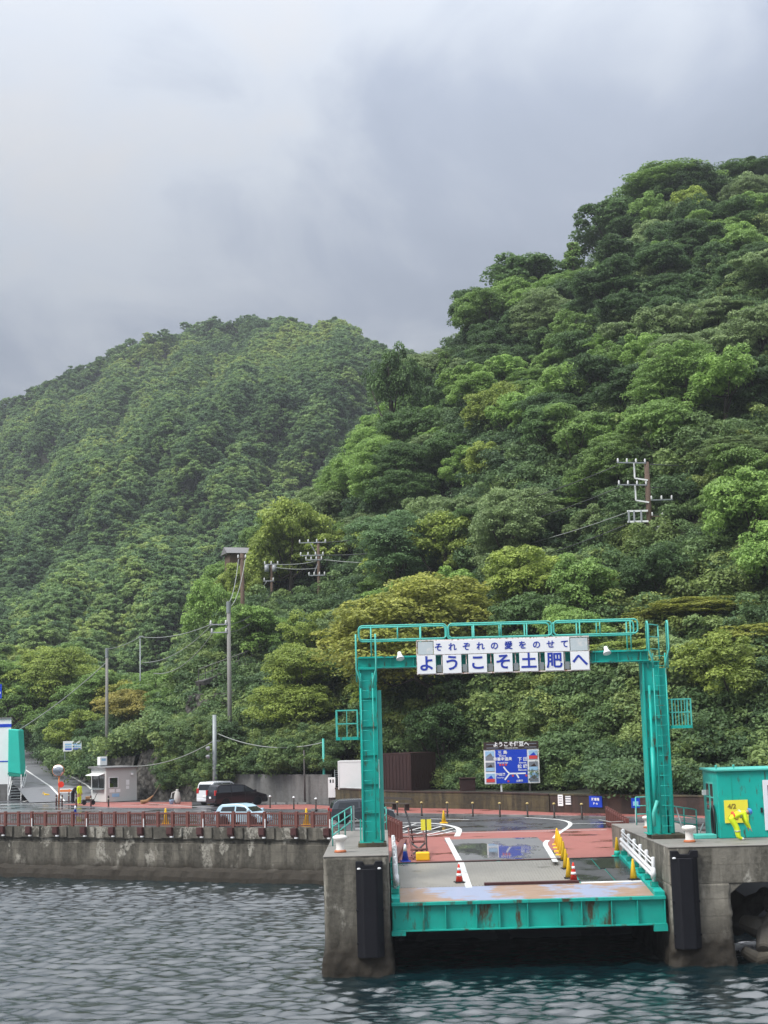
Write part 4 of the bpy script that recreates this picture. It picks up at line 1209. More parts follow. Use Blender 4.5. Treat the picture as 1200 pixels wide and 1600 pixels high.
# ================================================================== OBJECTS
# ------------------------------------------------------------------ gantry over the ramp
gt = thing('ramp_gantry', 'turquoise steel gantry spanning the loading ramp with walkway, ladders and side cages', 'gantry', (5.3, 61.4, PZ + 0.17))
BZ = 11.5
def column(x0, x1, y0, y1, z0, z1):
    c = MB()
    c.box(x0 + .05, x1 - .05, y0 + .10, y0 + .16, z0 + .03, z1)                     # web
    c.box(x0, x0 + .05, y0, y1, z0 + .03, z1); c.box(x1 - .05, x1, y0, y1, z0 + .03, z1)
    c.box(x0 + .05, x1 - .05, y1 - .06, y1, z0 + .03, z1)
    o = c.build('column', M['teal'], gt, world=True)
    MB().box(x0 - .12, x1 + .12, y0 - .12, y1 + .12, z0, z0 + .028).build('base_plate', M['teal_rusty'], o, world=True)
    for k in range(1, 6):
        zz = z0 + (z1 - z0) * k / 6
        MB().box(x0 + .051, x1 - .051, y0 + .02, y0 + .099, zz, zz + .02).build('stiffener', M['teal'], o, world=True)
    for sx in (x0 - .10, x1 + .045):
        MB().prism([(0, 0), (0, .9), (.055, .9), (.055, 0)], (sx, y0 + .15, z0 + .03), (1, 0, 0), (0, 0, 1), (0, .03, 0)).build('gusset', M['teal_rusty'], o, world=True)
    MB().box(x0 - .03, x1 + .03, y0 - .03, y1 + .03, z1 + .001, z1 + .05).build('cap_plate', M['teal'], o, world=True)
    return o
column(-0.97, -0.25, 61.0, 61.85, PZ + .16, BZ - .06)
column(10.62, 11.30, 61.2, 62.05, PZ + .17, BZ - .06)
# box behind each column (gives the deeper outer flange)
MB().box(-0.235, -0.08, 61.30, 61.8, PZ + .2, BZ - .9).build('hoist_guide', M['teal_pale'], gt, world=True)
MB().box(11.32, 11.62, 61.35, 61.95, PZ + .2, BZ - .3).build('hoist_guide', M['teal'], gt, world=True)
b = MB()
b.box(-1.0, 10.9, 61.12, 61.50, BZ, BZ + .04); b.box(-1.0, 10.9, 61.12, 61.50, BZ + .40, BZ + .44); b.box(-1.0, 10.9, 61.29, 61.33, BZ + .04, BZ + .40)
b.build('beam', M['teal'], gt, world=True)
b = MB()
b.box(-1.0, 10.9, 61.85, 62.2, BZ, BZ + .04); b.box(-1.0, 10.9, 61.85, 62.2, BZ + .40, BZ + .44); b.box(-1.0, 10.9, 62.0, 62.04, BZ + .04, BZ + .40)
b.build('beam', M['teal'], gt, world=True)
MB().box(-0.95, 10.85, 61.14, 62.18, BZ + .442, BZ + .47).build('walkway_plate', M['teal_rusty'], gt, world=True)
for k in range(13):
    xx = -0.6 + k * .93
    MB().box(xx, xx + .02, 61.14, 61.285, BZ + .042, BZ + .398).build('beam_rib', M['teal'], gt, world=True)
def rounded(x0, x1, z0, z1, y, r=.16, n=5):
    p = []
    for cx, cz, a0 in ((x1 - r, z1 - r, 0), (x0 + r, z1 - r, 90), (x0 + r, z0 + r, 180), (x1 - r, z0 + r, 270)):
        p += [(cx + r * math.cos(R(a0 + 90 * k / n)), y, cz + r * math.sin(R(a0 + 90 * k / n))) for k in range(n + 1)]
    return p
for y in (61.16, 62.16):
    for x0, x1, mids, legs in ((-.94, 2.66, (.66,), (-.44, 1.6)), (2.74, 6.98, (4.9,), (3.78, 5.95)), (7.06, 10.5, (8.95,), (8.12, 10.2))):
        lp_ = MB().tube(rounded(x0, x1, 12.64, 13.22, y), .035, 8, True).build('railing_loop', M['teal_pale'], gt, world=True, smooth=True)
        for xm in mids:
            MB().tube([(xm, y, 12.64), (xm, y, 13.22)], .028, 6).build('railing_bar', M['teal_pale'], lp_, world=True, smooth=True)
        for xm in legs:
            MB().tube([(xm, y, BZ + .47), (xm, y, 13.22)], .032, 6).build('railing_post', M['teal_pale'], lp_, world=True, smooth=True)
def ladder(x0, x1, y, z0, z1, ztop, step=.4):
    l = MB().tube([(x0, y, z0), (x0, y, z1)], .028, 6).build('ladder_side', M['teal'], gt, world=True, smooth=True)
    MB().tube([(x1, y, z0), (x1, y, z1)], .028, 6).build('ladder_side', M['teal'], gt, world=True, smooth=True)
    z = z0 + .3
    while z < z1 - .1:
        MB().tube([(x0, y, z), (x1, y, z)], .013, 5).build('rung', M['teal'], l, world=True, smooth=True); z += step
    for x, dx in ((x0, -.16), (x1, .16)):
        MB().tube([(x, y, z1 - .6), (x + dx * .3, y - .05, z1 - .2), (x + dx, y - .1, z1 + .15), (x + dx, y - .1, ztop - .12), (x + dx, y, ztop), (x + dx, y + .18, ztop), (x + dx, y + .26, ztop - .15), (x + dx, y + .26, ztop - 1.9)], .036, 7).build('ladder_handrail', M['teal_pale'], gt, world=True, smooth=True)
ladder(-0.90, -0.42, 60.93, PZ + .3, BZ - .2, 12.85)
ladder(11.02, 11.52, 61.0, PZ + .2, BZ + .3, 13.1)
for zz in (12.0, 12.5, 13.0):
    MB().tube([(10.95, 61.25, zz), (11.5, 62.1, zz)], .025, 6).build('gate_bar', M['teal_pale'], gt, world=True, smooth=True)
MB().tube([(10.95, 61.25, 11.9), (10.95, 61.25, 13.0)], .03, 6).build('gate_post', M['teal_pale'], gt, world=True, smooth=True)
MB().tube([(11.5, 62.1, 11.6), (11.5, 62.1, 13.0)], .03, 6).build('gate_post', M['teal_pale'], gt, world=True, smooth=True)
def cage(x0, x1, y0, y1, z0, z1, nbar, label):
    c = MB().box(x0 - .03, x1 + .03, y0 - .03, y1 + .03, z0 - .12, z0).build('cage_floor', M['teal'], gt, world=True)
    for x in (x0, x1):
        for y in (y0, y1):
            MB().bar((x, y, z0), (x, y, z1), .055, .055).build('cage_post', M['teal_pale'], c, world=True)
    for zz in (z1, (z0 + z1) / 2):
        for (p, q_) in (((x0, y0), (x1, y0)), ((x0, y1), (x1, y1)), ((x0, y0), (x0, y1)), ((x1, y0), (x1, y1))):
            MB().bar((*p, zz), (*q_, zz), .045, .045).build('cage_rail', M['teal_pale'], c, world=True)
    for k in range(nbar):
        x = x0 + (x1 - x0) * (k + 1) / (nbar + 1)
        MB().bar((x, y0, z0), (x, y0, z1), .03, .03).build('cage_bar', M['teal_pale'], c, world=True)
    MB().bar(((x0 if x0 > 5 else x1), (y0 + y1) / 2, z0 - .08), ((10.9 if x0 > 5 else -.6), (y0 + y1) / 2, z0 - .08), .14, .12).build('cage_bracket', M['teal'], c, world=True)
cage(-1.93, -1.08, 61.2, 62.0, 8.74, 9.82, 1, '')
cage(11.74, 12.50, 61.2, 62.0, 8.86, 9.92, 5, '')
for x in (0.70, 9.12):
    f = MB().lathe([(.02, 0), (.07, .02), (.09, .16), (.16, .30), (.165, .34), (.02, .33)], n=14).build('floodlight', M['white_clean'], gt, smooth=True)
    f.location = Vector((x, 61.05, BZ + .62)) - gt.location
    f.rotation_euler = (R(150), 0, R(14))
    MB().tube([(x, 61.2, BZ + .44), (x, 61.1, BZ + .62)], .025, 6).build('lamp_bracket', M['teal'], gt, world=True)
# hydraulic hose and cylinder at the right-hand column
MB().tube([(10.75, 60.98, PZ + .5), (10.72, 60.95, 5.4), (10.9, 60.95, 5.9)], .07, 8).build('hydraulic_pipe', M['teal_pale'], gt, world=True, smooth=True)
MB().lathe([(.09, 0), (.09, 2.4), (.05, 2.4), (.05, 4.9)], (10.84, 61.12, 5.6), 10).build('hydraulic_cylinder', M['teal'], gt, world=True, smooth=True)

# ------------------------------------------------------------------ welcome banner hung on the gantry
sg = thing('welcome_sign', 'white Japanese welcome sign with blue letters hung across the gantry beam', 'sign', (4.93, 61.0, 11.17))
SX0, SW = 1.42, 7.02
def sx(k): return SX0 + SW * k
MB().box(sx(0.098), sx(0.888), 60.93, 60.97, 11.97, 12.53).build('slogan_board', M['sign_white'], sg, world=True, bevel=.008)
for a, c in ((0.006, 0.094), (0.892, 0.992)):
    MB().box(sx(a), sx(c), 60.94, 60.965, 11.98, 12.50).build('end_panel', M['end_panel'], sg, world=True)
def text_child(me, name, parent, wp):
    r = root_of(parent)
    inv = (Matrix.Translation(r.location) @ r.rotation_euler.to_matrix().to_4x4()).inverted()
    o = inst(me, name, parent, inv @ Vector(wp))
    return o
sb_ = [c for c in sg.children if c.name.startswith('slogan_board')][0]
for k, me in enumerate(SIGN_SMALL):
    text_child(me, 'letter', sb_, (sx(0.125 + 0.0815 * k), 60.922, 12.25))
for k, me in enumerate(SIGN_BIG):
    c = 0.054 + 0.1483 * k
    p = MB().box(sx(c - .054), sx(c + .054), 60.93, 60.965, 11.20, 11.945).build('letter_panel', M['sign_white'], sg, world=True, bevel=.008)
    text_child(me, 'letter', p, (sx(c), 60.922, 11.575))
for z in (11.165, 11.945, 12.53):
    MB().box(SX0 - .02, SX0 + SW + .02, 60.965, 61.02, z, z + .05).build('frame_rail', M['sign_frame'], sg, world=True)
for k in range(15):
    x = SX0 + SW * k / 14
    MB().box(x - .02, x + .02, 61.02, 61.06, 11.2, 12.55).build('frame_upright', M['sign_frame'], sg, world=True)
for k in range(6):
    c = 0.128 + 0.1483 * k
    MB().box(sx(c - .014), sx(c + .014), 60.975, 61.0, 11.25, 11.55).build('backing_plate', M['pole_steel'], sg, world=True)

# ------------------------------------------------------------------ loading ramp
lr = thing('loading_ramp', 'hinged vehicle loading ramp with turquoise girder front and worn deck', 'ramp', (5.25, 61.8, 2.5))
RX0, RX1 = 0.12, 10.40
def dz(y): return float(np.interp(y, [57.6, 60.0, 65.95], [2.56, 2.83, 3.28]))
def slab(x0, x1, y0, y1, top, th, name, mat, parent=lr, seg=1):
    m = MB()
    m.hexa([(x0, y0, dz(y0) + top - th), (x1, y0, dz(y0) + top - th), (x1, y1, dz(y1) + top - th), (x0, y1, dz(y1) + top - th), (x0, y0, dz(y0) + top), (x1, y0, dz(y0) + top), (x1, y1, dz(y1) + top), (x0, y1, dz(y1) + top)])
    return m.build(name, mat, parent, world=True)
slab(RX0, RX1, 60.0, 65.93, -.03, .25, 'deck_frame', M['teal_rusty'])
slab(RX0, RX1, 57.64, 59.99, -.03, .25, 'deck_frame', M['teal_rusty'])
d1 = slab(.46, 3.02, 60.02, 65.7, .0, .028, 'deck_plate', M['deck_conc'])
d2 = slab(3.30, 7.55, 60.02, 65.7, .0, .028, 'deck_plate', M['deck_conc'])
for dd, x0, x1 in ((d1, .5, 3.0), (d2, 3.32, 7.5)):
    m = MB(); x = x0
    while x < x1 - .05:
        m.hexa([(x, 60.1, dz(60.1)), (x + .05, 60.1, dz(60.1)), (x + .05, 65.6, dz(65.6)), (x, 65.6, dz(65.6)), (x, 60.1, dz(60.1) + .012), (x + .05, 60.1, dz(60.1) + .012), (x + .05, 65.6, dz(65.6) + .012), (x, 65.6, dz(65.6) + .012)])
        x += .125
    tag(m.build('tread_rib', M['deck_conc'], dd, world=True), kind='stuff')
slab(3.03, 3.29, 59.8, 65.9, .004, .03, 'lane_line', M['marking'])
for x0, x1, y0, y1 in ((7.62, 8.75, 63.1, 65.8), (8.80, 9.98, 63.3, 65.8), (7.62, 8.95, 60.35, 63.05), (9.0, 9.98, 60.35, 63.25)):
    slab(x0, x1, y0, y1, .012, .03, 'rubber_mat', M['deck_dark'])
slab(7.6, 9.98, 60.02, 60.32, .006, .03, 'edge_line', M['marking'])
slab(.44, 10.0, 57.62, 60.0, .0, .028, 'front_flap', M['flap'])
for x0, x1, y in ((1.2, 4.7, 65.72), (4.9, 7.5, 65.72)):
    slab(x0, x1, y, y + .2, .045, .04, 'steel_strip', M['maroon'])
slab(3.78, 7.5, 60.05, 60.24, .10, .09, 'steel_strip', M['maroon'])
for x0, x1 in ((RX0, .42), (10.02, RX1)):
    slab(x0, x1, 57.6, 65.9, .14, .16, 'side_kerb', M['teal'])
# front girder
MB().box(RX0, RX1, 57.58, 57.63, 1.56, 2.50).build('girder_web', M['teal_rusty'], lr, world=True)
MB().box(RX0 - .01, RX1 + .01, 57.42, 57.80, 2.44, 2.555).build('girder_top_flange', M['teal_rusty'], lr, world=True, bevel=.008)
MB().box(RX0 - .01, RX1 + .01, 57.42, 57.80, 1.50, 1.558).build('girder_bottom_flange', M['teal_rusty'], lr, world=True, bevel=.008)
rr = random.Random(8)
for k in range(11):
    x = RX0 + .04 + (RX1 - RX0 - .1) * k / 10 + rr.uniform(-.12, .12) * (0 < k < 10)
    MB().box(x, x + .035, 57.44, 57.579, 1.56, 2.438).build('girder_stiffener', M['teal_rusty'], lr, world=True)
MB().box(RX0 - .03, RX0 + .5, 57.40, 57.6, 1.36, 1.497).build('girder_foot', M['teal_rusty'], lr, world=True)
MB().box(RX1 - .5, RX1 + .02, 57.40, 57.6, 1.28, 1.497).build('girder_foot', M['teal_rusty'], lr, world=True)
for x in (RX0 + .1, 3.5, 7.0, RX1 - .14):
    MB().hexa([(x, 57.65, 1.6), (x + .04, 57.65, 1.6), (x + .04, 65.9, 2.3), (x, 65.9, 2.3), (x, 57.65, 2.25), (x + .04, 57.65, 2.25), (x + .04, 65.9, 2.98), (x, 65.9, 2.98)]).build('side_girder', M['teal_rusty'], lr, world=True)
# guard rails
for x, s in ((0.27, 1), (10.2, -1)):
    ys_ = [58.6 + 1.42 * k for k in range(6)]
    for y in ys_:
        z = dz(y) + .14
        p = MB().lathe([(.075, 0), (.075, 1.05), (.055, 1.08), (0.01, 1.09)], (x, y, z), 10).build('guard_post', M['white'], lr, world=True, smooth=True)
        MB().box(x - .13, x + .13, y - .13, y + .13, z - .02, z + .16).build('post_socket', M['teal_rusty'], p, world=True)
    w = [(0, 0), (.05, .05), (.05, .10), (.0, .15), (.0, .19), (.05, .24), (.05, .29), (0, .34), (-.02, .34), (.03, .28), (.03, .25), (-.02, .2), (-.02, .14), (.03, .09), (.03, .06), (-.02, 0)]
    y0, y1 = 58.3, 65.9
    m = MB(); n = len(w)
    A = [(x + s * (.09 + a), y0, dz(y0) + .50 + b_) for a, b_ in w]; B_ = [(x + s * (.09 + a), y1, dz(y1) + .50 + b_) for a, b_ in w]
    m.add(A + B_, [(i, (i + 1) % n, n + (i + 1) % n, n + i) for i in range(n)] + [tuple(range(n))[::-1], tuple(range(n, 2 * n))])
    m.build('guard_beam', M['white'], lr, world=True)
    MB().tube([(x + s * .06, y0 + .1, dz(y0) + .5), (x + s * .06, y0 - .02, dz(y0) + .67), (x + s * .06, y0 + .1, dz(y0) + .84)], .10, 8).build('guard_beam_end', M['white'], lr, world=True, smooth=True)
    for h in (.98, 1.13):
        MB().tube([(x + s * .06, 58.6, dz(58.6) + h), (x + s * .06, 65.8, dz(65.8) + h)], .028, 6).build('guard_rail', M['white'], lr, world=True, smooth=True)

# ------------------------------------------------------------------ stair rails and gates on the piers
def rail_thing(name, label, pts, h, mat, rails=3, r=.03, group=None, drop=0.0):
    p0 = pts[0]
    t = thing(name, label, 'handrail', p0, 0, group)
    for p in pts:
        MB().tube([p, (p[0], p[1], p[2] + h)], r, 6).build('post', mat, t, world=True, smooth=True)
    for k in range(rails):
        z = h * (1 - k / rails * .9) - (.0 if k == 0 else .02)
        MB().tube([(p[0], p[1], p[2] + z) for p in pts], r * .9, 6).build('rail', mat, t, world=True, smooth=True)
    return t
G_RAIL = 'turquoise handrails on the piers'
rail_thing('stair_rail', 'turquoise stair handrail behind the bollard on the seaward pier', [(-2.2, 61.8, PZ), (-2.02, 64.5, PZ), (-1.84, 67.4, PZ), (-1.62, 70.7, PZ)], 1.12, M['teal_pale'])
rail_thing('stair_rail', 'short turquoise handrail close beside the seaward gantry column', [(-.15, 69.0, PZ), (.0, 70.8, PZ)], 1.05, M['teal_pale'])
rail_thing('stair_rail', 'turquoise handrail between gantry column and control house', [(11.75, 62.6, PZ + .2), (12.3, 62.8, PZ + .1), (12.85, 63.0, PZ)], 1.0, M['teal_pale'])
rail_thing('platform_gate', 'turquoise gate frame in front of the brown wall behind the column', [(11.45, 69.6, PZ), (12.0, 69.7, PZ), (12.2, 70.8, PZ)], 1.25, M['teal_pale'], 3)
MB()
gp_ = thing('pier_gate', 'pale blue metal gate at the head of the seaward pier stairs', 'gate', (-1.5, 70.9, PZ))
for x in (-1.52, -.62):
    MB().box(x - .04, x + .04, 70.86, 70.92, PZ, PZ + 1.15).build('gate_post', M['pole_steel'], gp_, world=True)
MB().box(-1.48, -.66, 70.87, 70.91, PZ + .05, PZ + .12).build('gate_bar', M['white'], gp_, world=True)
MB().tube([(-1.5, 70.84, PZ + .6), (-1.2, 70.84, PZ + .42), (-.9, 70.84, PZ + .4), (-.64, 70.84, PZ + .55)], .02, 6).build('chain', M['pole_steel'], gp_, world=True)

# mooring bollards
def bollard_mesh(parent, sc=1):
    pr = [(.20, 0), (.185, .05), (.16, .16), (.16, .38), (.19, .44), (.27, .50), (.29, .56), (.27, .61), (.15, .65), (.02, .66)]
    MB().lathe([(r * sc, z * sc) for r, z in pr], n=20).build('bollard_body', M['bollard_white'], parent, smooth=True)
    MB().lathe([(.235 * sc, 0.002), (.235 * sc, .05 * sc), (.20 * sc, .09 * sc), (.165 * sc, .10 * sc)], n=20).build('bollard_base', M['rust_foot'], parent, smooth=True)
for loc, sc, lab in (((-1.80, 58.6, PZ), 1, 'white mooring bollard with rusty foot on the seaward pier'), ((11.72, 59.0, PZ), .98, 'white mooring bollard with orange foot beside the control house'), ((11.60, 67.6, PZ), .8, 'small white mooring bollard behind the gantry column')):
    bollard_mesh(thing('mooring_bollard', lab, 'bollard', loc, 0, 'white mooring bollards'), sc)

# ------------------------------------------------------------------ control house
ch = thing('control_house', 'turquoise steel control house with white door at the pier edge', 'hut', (15.6, 61.5, PZ))
HX0, HX1, HY0, HY1, HZ1 = 13.2, 18.0, 60.3, 63.0, 7.0
m = MB()
m.box(HX0, HX1, HY0, HY1, PZ + .002, HZ1)
m.build('wall_panel', M['teal'], ch, world=True, bevel=.03)
rf = MB().box(HX0 - .1, HX1 + .1, HY0 - .12, HY1 + .1, HZ1 + .002, HZ1 + .09).build('roof', M['teal_pale'], ch, world=True, bevel=.02)
for x in (13.2, 13.9, 15.9):
    MB().lathe([(.03, 0), (.03, .1), (.05, .1), (.05, .16), (0.01, .17)], (x, HY0 + .05, HZ1 + .09), 8).build('roof_lug', M['teal_pale'], rf, world=True)
for k, y in enumerate((61.0, 61.75)):
    w = MB().box(HX0 - .03, HX0 + .02, y, y + .62, 5.35, 6.55).build('window', M['teal_pale'], ch, world=True)
    MB().box(HX0 - .035, HX0 - .028, y + .06, y + .56, 5.98, 6.48).build('pane', M['glass_dark'], w, world=True)
    MB().box(HX0 - .035, HX0 - .028, y + .06, y + .56, 5.42, 5.92).build('pane', M['glass_dark'], w, world=True)
d = MB().box(15.0, 16.05, HY0 - .05, HY0 - .005, PZ + .28, 6.62).build('door', M['door_white'], ch, world=True, bevel=.01)
MB().box(15.18, 15.85, HY0 - .058, HY0 - .048, 5.75, 6.42).build('door_window', M['glass_dark'], d, world=True)
MB().box(15.2, 15.44, HY0 - .058, HY0 - .048, 5.38, 5.66).build('door_notice', M['white_clean'], d, world=True)
MB().lathe([(.02, 0), (.05, .01), (.05, .06), (.02, .08)], (15.2, HY0 - .10, 5.25), 10).build('door_handle', M['steel_dark'], d, world=True)
MB().box(13.02, 13.17, 62.3, 62.45, 6.0, 6.2).build('wall_lamp', M['white_clean'], ch, world=True)
for x in (14.95, 14.9):
    pass
MB().box(14.86, 14.94, HY0 - .06, HY0 - .004, 5.35, 5.55).build('door_switch', M['black'], ch, world=True)
for x in (13.75, 15.10):
    MB().box(x, x + .03, HY0 - .012, HY0 - .002, PZ + .1, 6.95).build('panel_seam', M['teal_rusty'], ch, world=True)
hs_ = thing('hose_coil', 'black hose loop hanging on the control house side wall', 'hose', (13.08, 61.1, PZ))
MB().tube([(13.10, 60.95 + .28 * math.cos(a), 5.0 + .60 * math.sin(a)) for a in np.linspace(0, 6.283, 24)[:-1]], .045, 8, True).build('hose', M['black'], hs_, world=True, smooth=True)
MB().tube([(13.12, 60.95 + .2 * math.cos(a), 4.95 + .5 * math.sin(a)) for a in np.linspace(0, 6.283, 24)[:-1]], .04, 8, True).build('hose', M['rubber'], hs_, world=True, smooth=True)
MB().lathe([(.02, 0), (.06, 0), (.05, .06), (.02, .07)], (13.12, 60.95, 5.6), 8).build('hook', M['steel_dark'], hs_, world=True)
nb = thing('notice_board', 'bright yellow dated notice on the control house wall behind the worker', 'notice', (13.85, HY0 - .02, 5.0))
pnl = MB().box(13.42, 14.36, HY0 - .045, HY0 - .02, 4.98, 6.12 - .25).build('notice_panel', M['paper_yellow'], nb, world=True)
text_child(NOTE[0], 'lettering', pnl, (13.72, HY0 - .052, 5.62)); text_child(NOTE[1], 'lettering', pnl, (13.75, HY0 - .052, 5.18))
MB().box(12.25, 13.1, 60.4, 61.2, PZ + .001, PZ + .16).build('door_step', M['teal_pale'], ch, world=True, bevel=.02)
pw = thing('pier_pipe', 'pale bent service pipe between bollard and control house', 'pipe', (12.5, 62, PZ))
MB().tube([(11.75, 61.6, PZ + 1.2), (11.9, 61.3, PZ + .4), (12.15, 61.2, PZ + .1), (12.6, 61.5, PZ + .08), (12.9, 61.9, PZ + .5)], .035, 8).build('pipe_run', M['pole_steel'], pw, world=True, smooth=True)

# ------------------------------------------------------------------ people
def person(key, label, loc, rz, extras):
    body, J = PERSON[key]
    t = thing('person', label, 'person', loc, rz)
    t.scale = (1.06,) * 3
    inst(body, 'body', t)
    extras(t, J)
    return t
def helmet(mat):
    def f(t, J):
        c = Vector(J['head']); u = (Vector(J['crown']) - Vector(J['neck'])).normalized()
        q_ = u.to_track_quat('Z', 'Y')
        o = MB().lathe([(.135, 0), (.145, .01), (.125, .02), (.122, .05), (.10, .10), (.06, .128), (.01, .135)], n=18).build('helmet', mat, t, smooth=True)
        o.location = c + u * 0.02; o.rotation_euler = q_.to_euler()
        b = Vector(J['waist']); a = (Vector(J['chest']) - Vector(J['pelvis'])).normalized()
        o = MB().lathe([(.19, -.02), (.20, 0), (.20, .03), (.19, .05)], n=18, sy=.78).build('belt', M['hivis_orange'], t, smooth=True)
        o.location = b - a * .10; o.rotation_euler = a.to_track_quat('Z', 'Y').to_euler()
        for s in 'lr':
            k, an = Vector(J['kne' + s]), Vector(J['ank' + s])
            d_ = (k - an).normalized()
            o = MB().lathe([(.094, 0), (.096, .05)], n=14).build('reflective_band', M['reflective'], t, smooth=True)
            o.location = k - d_ * .15; o.rotation_euler = d_.to_track_quat('Z', 'Y').to_euler()
        o = MB().lathe([(.215, 0), (.215, .05)], n=18, sy=.74).build('reflective_band', M['reflective'], t, smooth=True)
        o.location = Vector(J['chest']) - a * .06; o.rotation_euler = a.to_track_quat('Z', 'Y').to_euler()
    return f
def hair(hat=None):
    def f(t, J):
        c = Vector(J['head']); u = (Vector(J['crown']) - Vector(J['neck'])).normalized()
        o = MB().lathe([(.098, -.01), (.108, .02), (.10, .07), (.07, .105), (.01, .12)], n=14, sy=1.12).build('hair' if hat is None else 'cap', M['hair'] if hat is None else hat, t, smooth=True)
        o.location = c + u * .02 + Vector((0, .018, 0)); o.rotation_euler = u.to_track_quat('Z', 'Y').to_euler()
    return f
person('bent', 'worker in yellow high-visibility suit and blue helmet bending over by the control house', (13.72, 59.3, PZ), R(90), helmet(M['helmet_blue']))
p = gz(124, 1256.5); person('standing', 'person in yellow high-visibility suit standing beside the booth', tuple(p), R(60), hair())
p = gz(113.5, 1255); person('dark', 'person in dark clothes leaning forward next to the yellow-suited person', tuple(p), R(65), hair())

# ------------------------------------------------------------------ traffic cones
def cone_proto(mat, bands, base_mat, h=.72):
    """parts in local space: base slab, cone shell, bands"""
    P = []
    P.append(('base', MB().hexa([(-.19, -.19, 0), (.19, -.19, 0), (.19, .19, 0), (-.19, .19, 0), (-.175, -.175, .045), (.175, -.175, .045), (.175, .175, .045), (-.175, .175, .045)]).mesh('base', base_mat)))
    P.append(('cone_shell', MB().lathe([(.145, .045), (.035, h - .02), (.028, h), (.012, h)], n=18).mesh('cone_shell', mat, True)))
    for z0, z1, bm_ in bands:
        f = lambda z: .145 + (.035 - .145) * (z - .045) / (h - .065) + .004
        P.append(('band', MB().lathe([(f(z0), z0), (f(z1), z1)], n=18).mesh('band', bm_, True)))
    return P
K_RED = cone_proto(M['red'], [(.26, .36, M['white_clean']), (.48, .58, M['white_clean'])], M['black'])
K_YEL = cone_proto(M['yellow'], [], M['black'], .80)
K_YEL2 = cone_proto(M['yellow'], [], M['yellow'], .72)
K_BLU = cone_proto(M['blue_plastic'], [(.42, .70, M['white_clean'])], M['blue_plastic'])
K_GRN = cone_proto(M['yellow'], [(.05, .24, M['awning'])], M['awning'], .80)
def cone(protos, loc, label, group, sc=1.0, rz=0.3):
    t = thing('traffic_cone', label, 'traffic cone', loc, rz, group)
    for nm, me in protos: inst(me, nm, t)
    t.scale = (sc, sc, sc)
    return t
GCN = 'traffic cones about the ramp'
cone(K_RED, (2.84, 60.9, dz(60.9)), 'red and white traffic cone beside the white lane line on the ramp deck', GCN)
cone(K_RED, (7.36, 60.55, dz(60.55)), 'red and white traffic cone at the front end of the yellow cone row', GCN)
names = ['first', 'second', 'third', 'fourth', 'fifth', 'sixth', 'seventh']
for k in range(7):
    f = k / 6
    y = 61.2 + 12.2 * f ** .95; x = 7.25 + .95 * f
    z = dz(y) if y < 65.9 else GZ + .006
    cone(K_YEL if k < 3 else K_YEL2, (x, y, z), f'yellow traffic cone, {names[k]} of the row counting from the ramp edge', GCN, 1.0 if k < 3 else 1.08, .2 * k)
cone(K_YEL, (9.72, 60.5, dz(60.5) + .01), 'yellow traffic cone with dark base by the white guard rail end', GCN)
cone(K_GRN, (9.98, 66.2, GZ + .004), 'yellow traffic cone with green foot at the far end of the guard rail', GCN)
p = gz(693.5, 1286); cone(K_YEL2, tuple(p), 'lone yellow traffic cone on the dark road beyond the hatched island', GCN, 1.05)
cone(K_BLU, (0.78, 66.35, GZ + .004), 'blue traffic cone with white tip beside the barrier trolley', GCN, 1.05)
p = gz(117.5, 1273); cone(K_BLU, tuple(p), 'blue and white traffic cone on the road in front of the booth', GCN, .95)
def wall_pt(px, back=0.6):     # point on the quay just behind the railing
    u = (px - 600) / FPX
    tq = (W1.y * u - W1.x) / (WALL_D.x - WALL_D.y * u)
    q_ = W1 + WALL_D * tq - WALL_N * back
    return q_
p = wall_pt(239.5, 1.6); cone(K_YEL2, (p.x, p.y, GZ), 'yellow traffic cone behind the railing in front of the straw broom', GCN, 1.45)
p = wall_pt(457.5, 1.6); cone(K_YEL2, (p.x, p.y, GZ), 'yellow traffic cone behind the railing next to the pale blue car', GCN, 1.45)

# ------------------------------------------------------------------ brown railings
POST = MB().box(-.085, .085, -.085, .085, -.02, .94).mesh('post', M['brown_rail'])
BAL = MB().box(-.022, .022, -.022, .022, .13, .76).mesh('baluster', M['brown_rail'])
BRK = MB().prism([(0, -.02), (-.34, -.02), (-.34, -.42), (-.22, -.58), (0, -.58)], (-.19, -.145, 0), (0, 1, 0), (0, 0, 1), (.38, 0, 0)).mesh('bracket', M['maroon'])
PIPE = MB().lathe([(.04, -.60), (.05, -.56), (.035, .2), (.035, .5)], n=8).mesh('white_pipe', M['white_clean'])
FOOT = MB().box(-.09, .09, -.14, .02, -.64, -.56).mesh('bracket_foot', M['white'])
def railing(label, origin, rz, length, bay=1.125, first=1, brackets=False, nb=7, h=1.0):
    t = thing('brown_railing', label, 'railing', origin, rz, 'brown railings along the quay')
    n = int(round(length / bay))
    for k in range(n + 1):
        x = k * bay
        inst(POST, 'post', t, (x, 0, 0), scale=(1, 1, h))
        if brackets and k % 2 == 0:
            inst(BRK, 'bracket', t, (x, 0, 0)); inst(FOOT, 'bracket_foot', t, (x + .16, -.33, 0))
            if k % 4 == 0: inst(PIPE, 'white_pipe', t, (x + .1, -.14, 0))
        if k < n:
            for j in range(nb):
                inst(BAL, 'baluster', t, (x + .085 + (bay - .17) * (j + .5) / nb, 0, 0), scale=(1, 1, h))
    MB().box(0, n * bay, -.055, .055, .76 * h, .87 * h).build('top_rail', M['brown_rail'], t, bevel=.01)
    MB().box(0, n * bay, -.045, .045, .06 * h, .15 * h).build('bottom_rail', M['brown_rail'], t)
    return t
o_ = W1 - WALL_D * 28.125
railing('long brown baluster railing along the top of the sea wall', (o_.x, o_.y, GZ), math.atan2(WALL_D.y, WALL_D.x), 27.0, brackets=True)
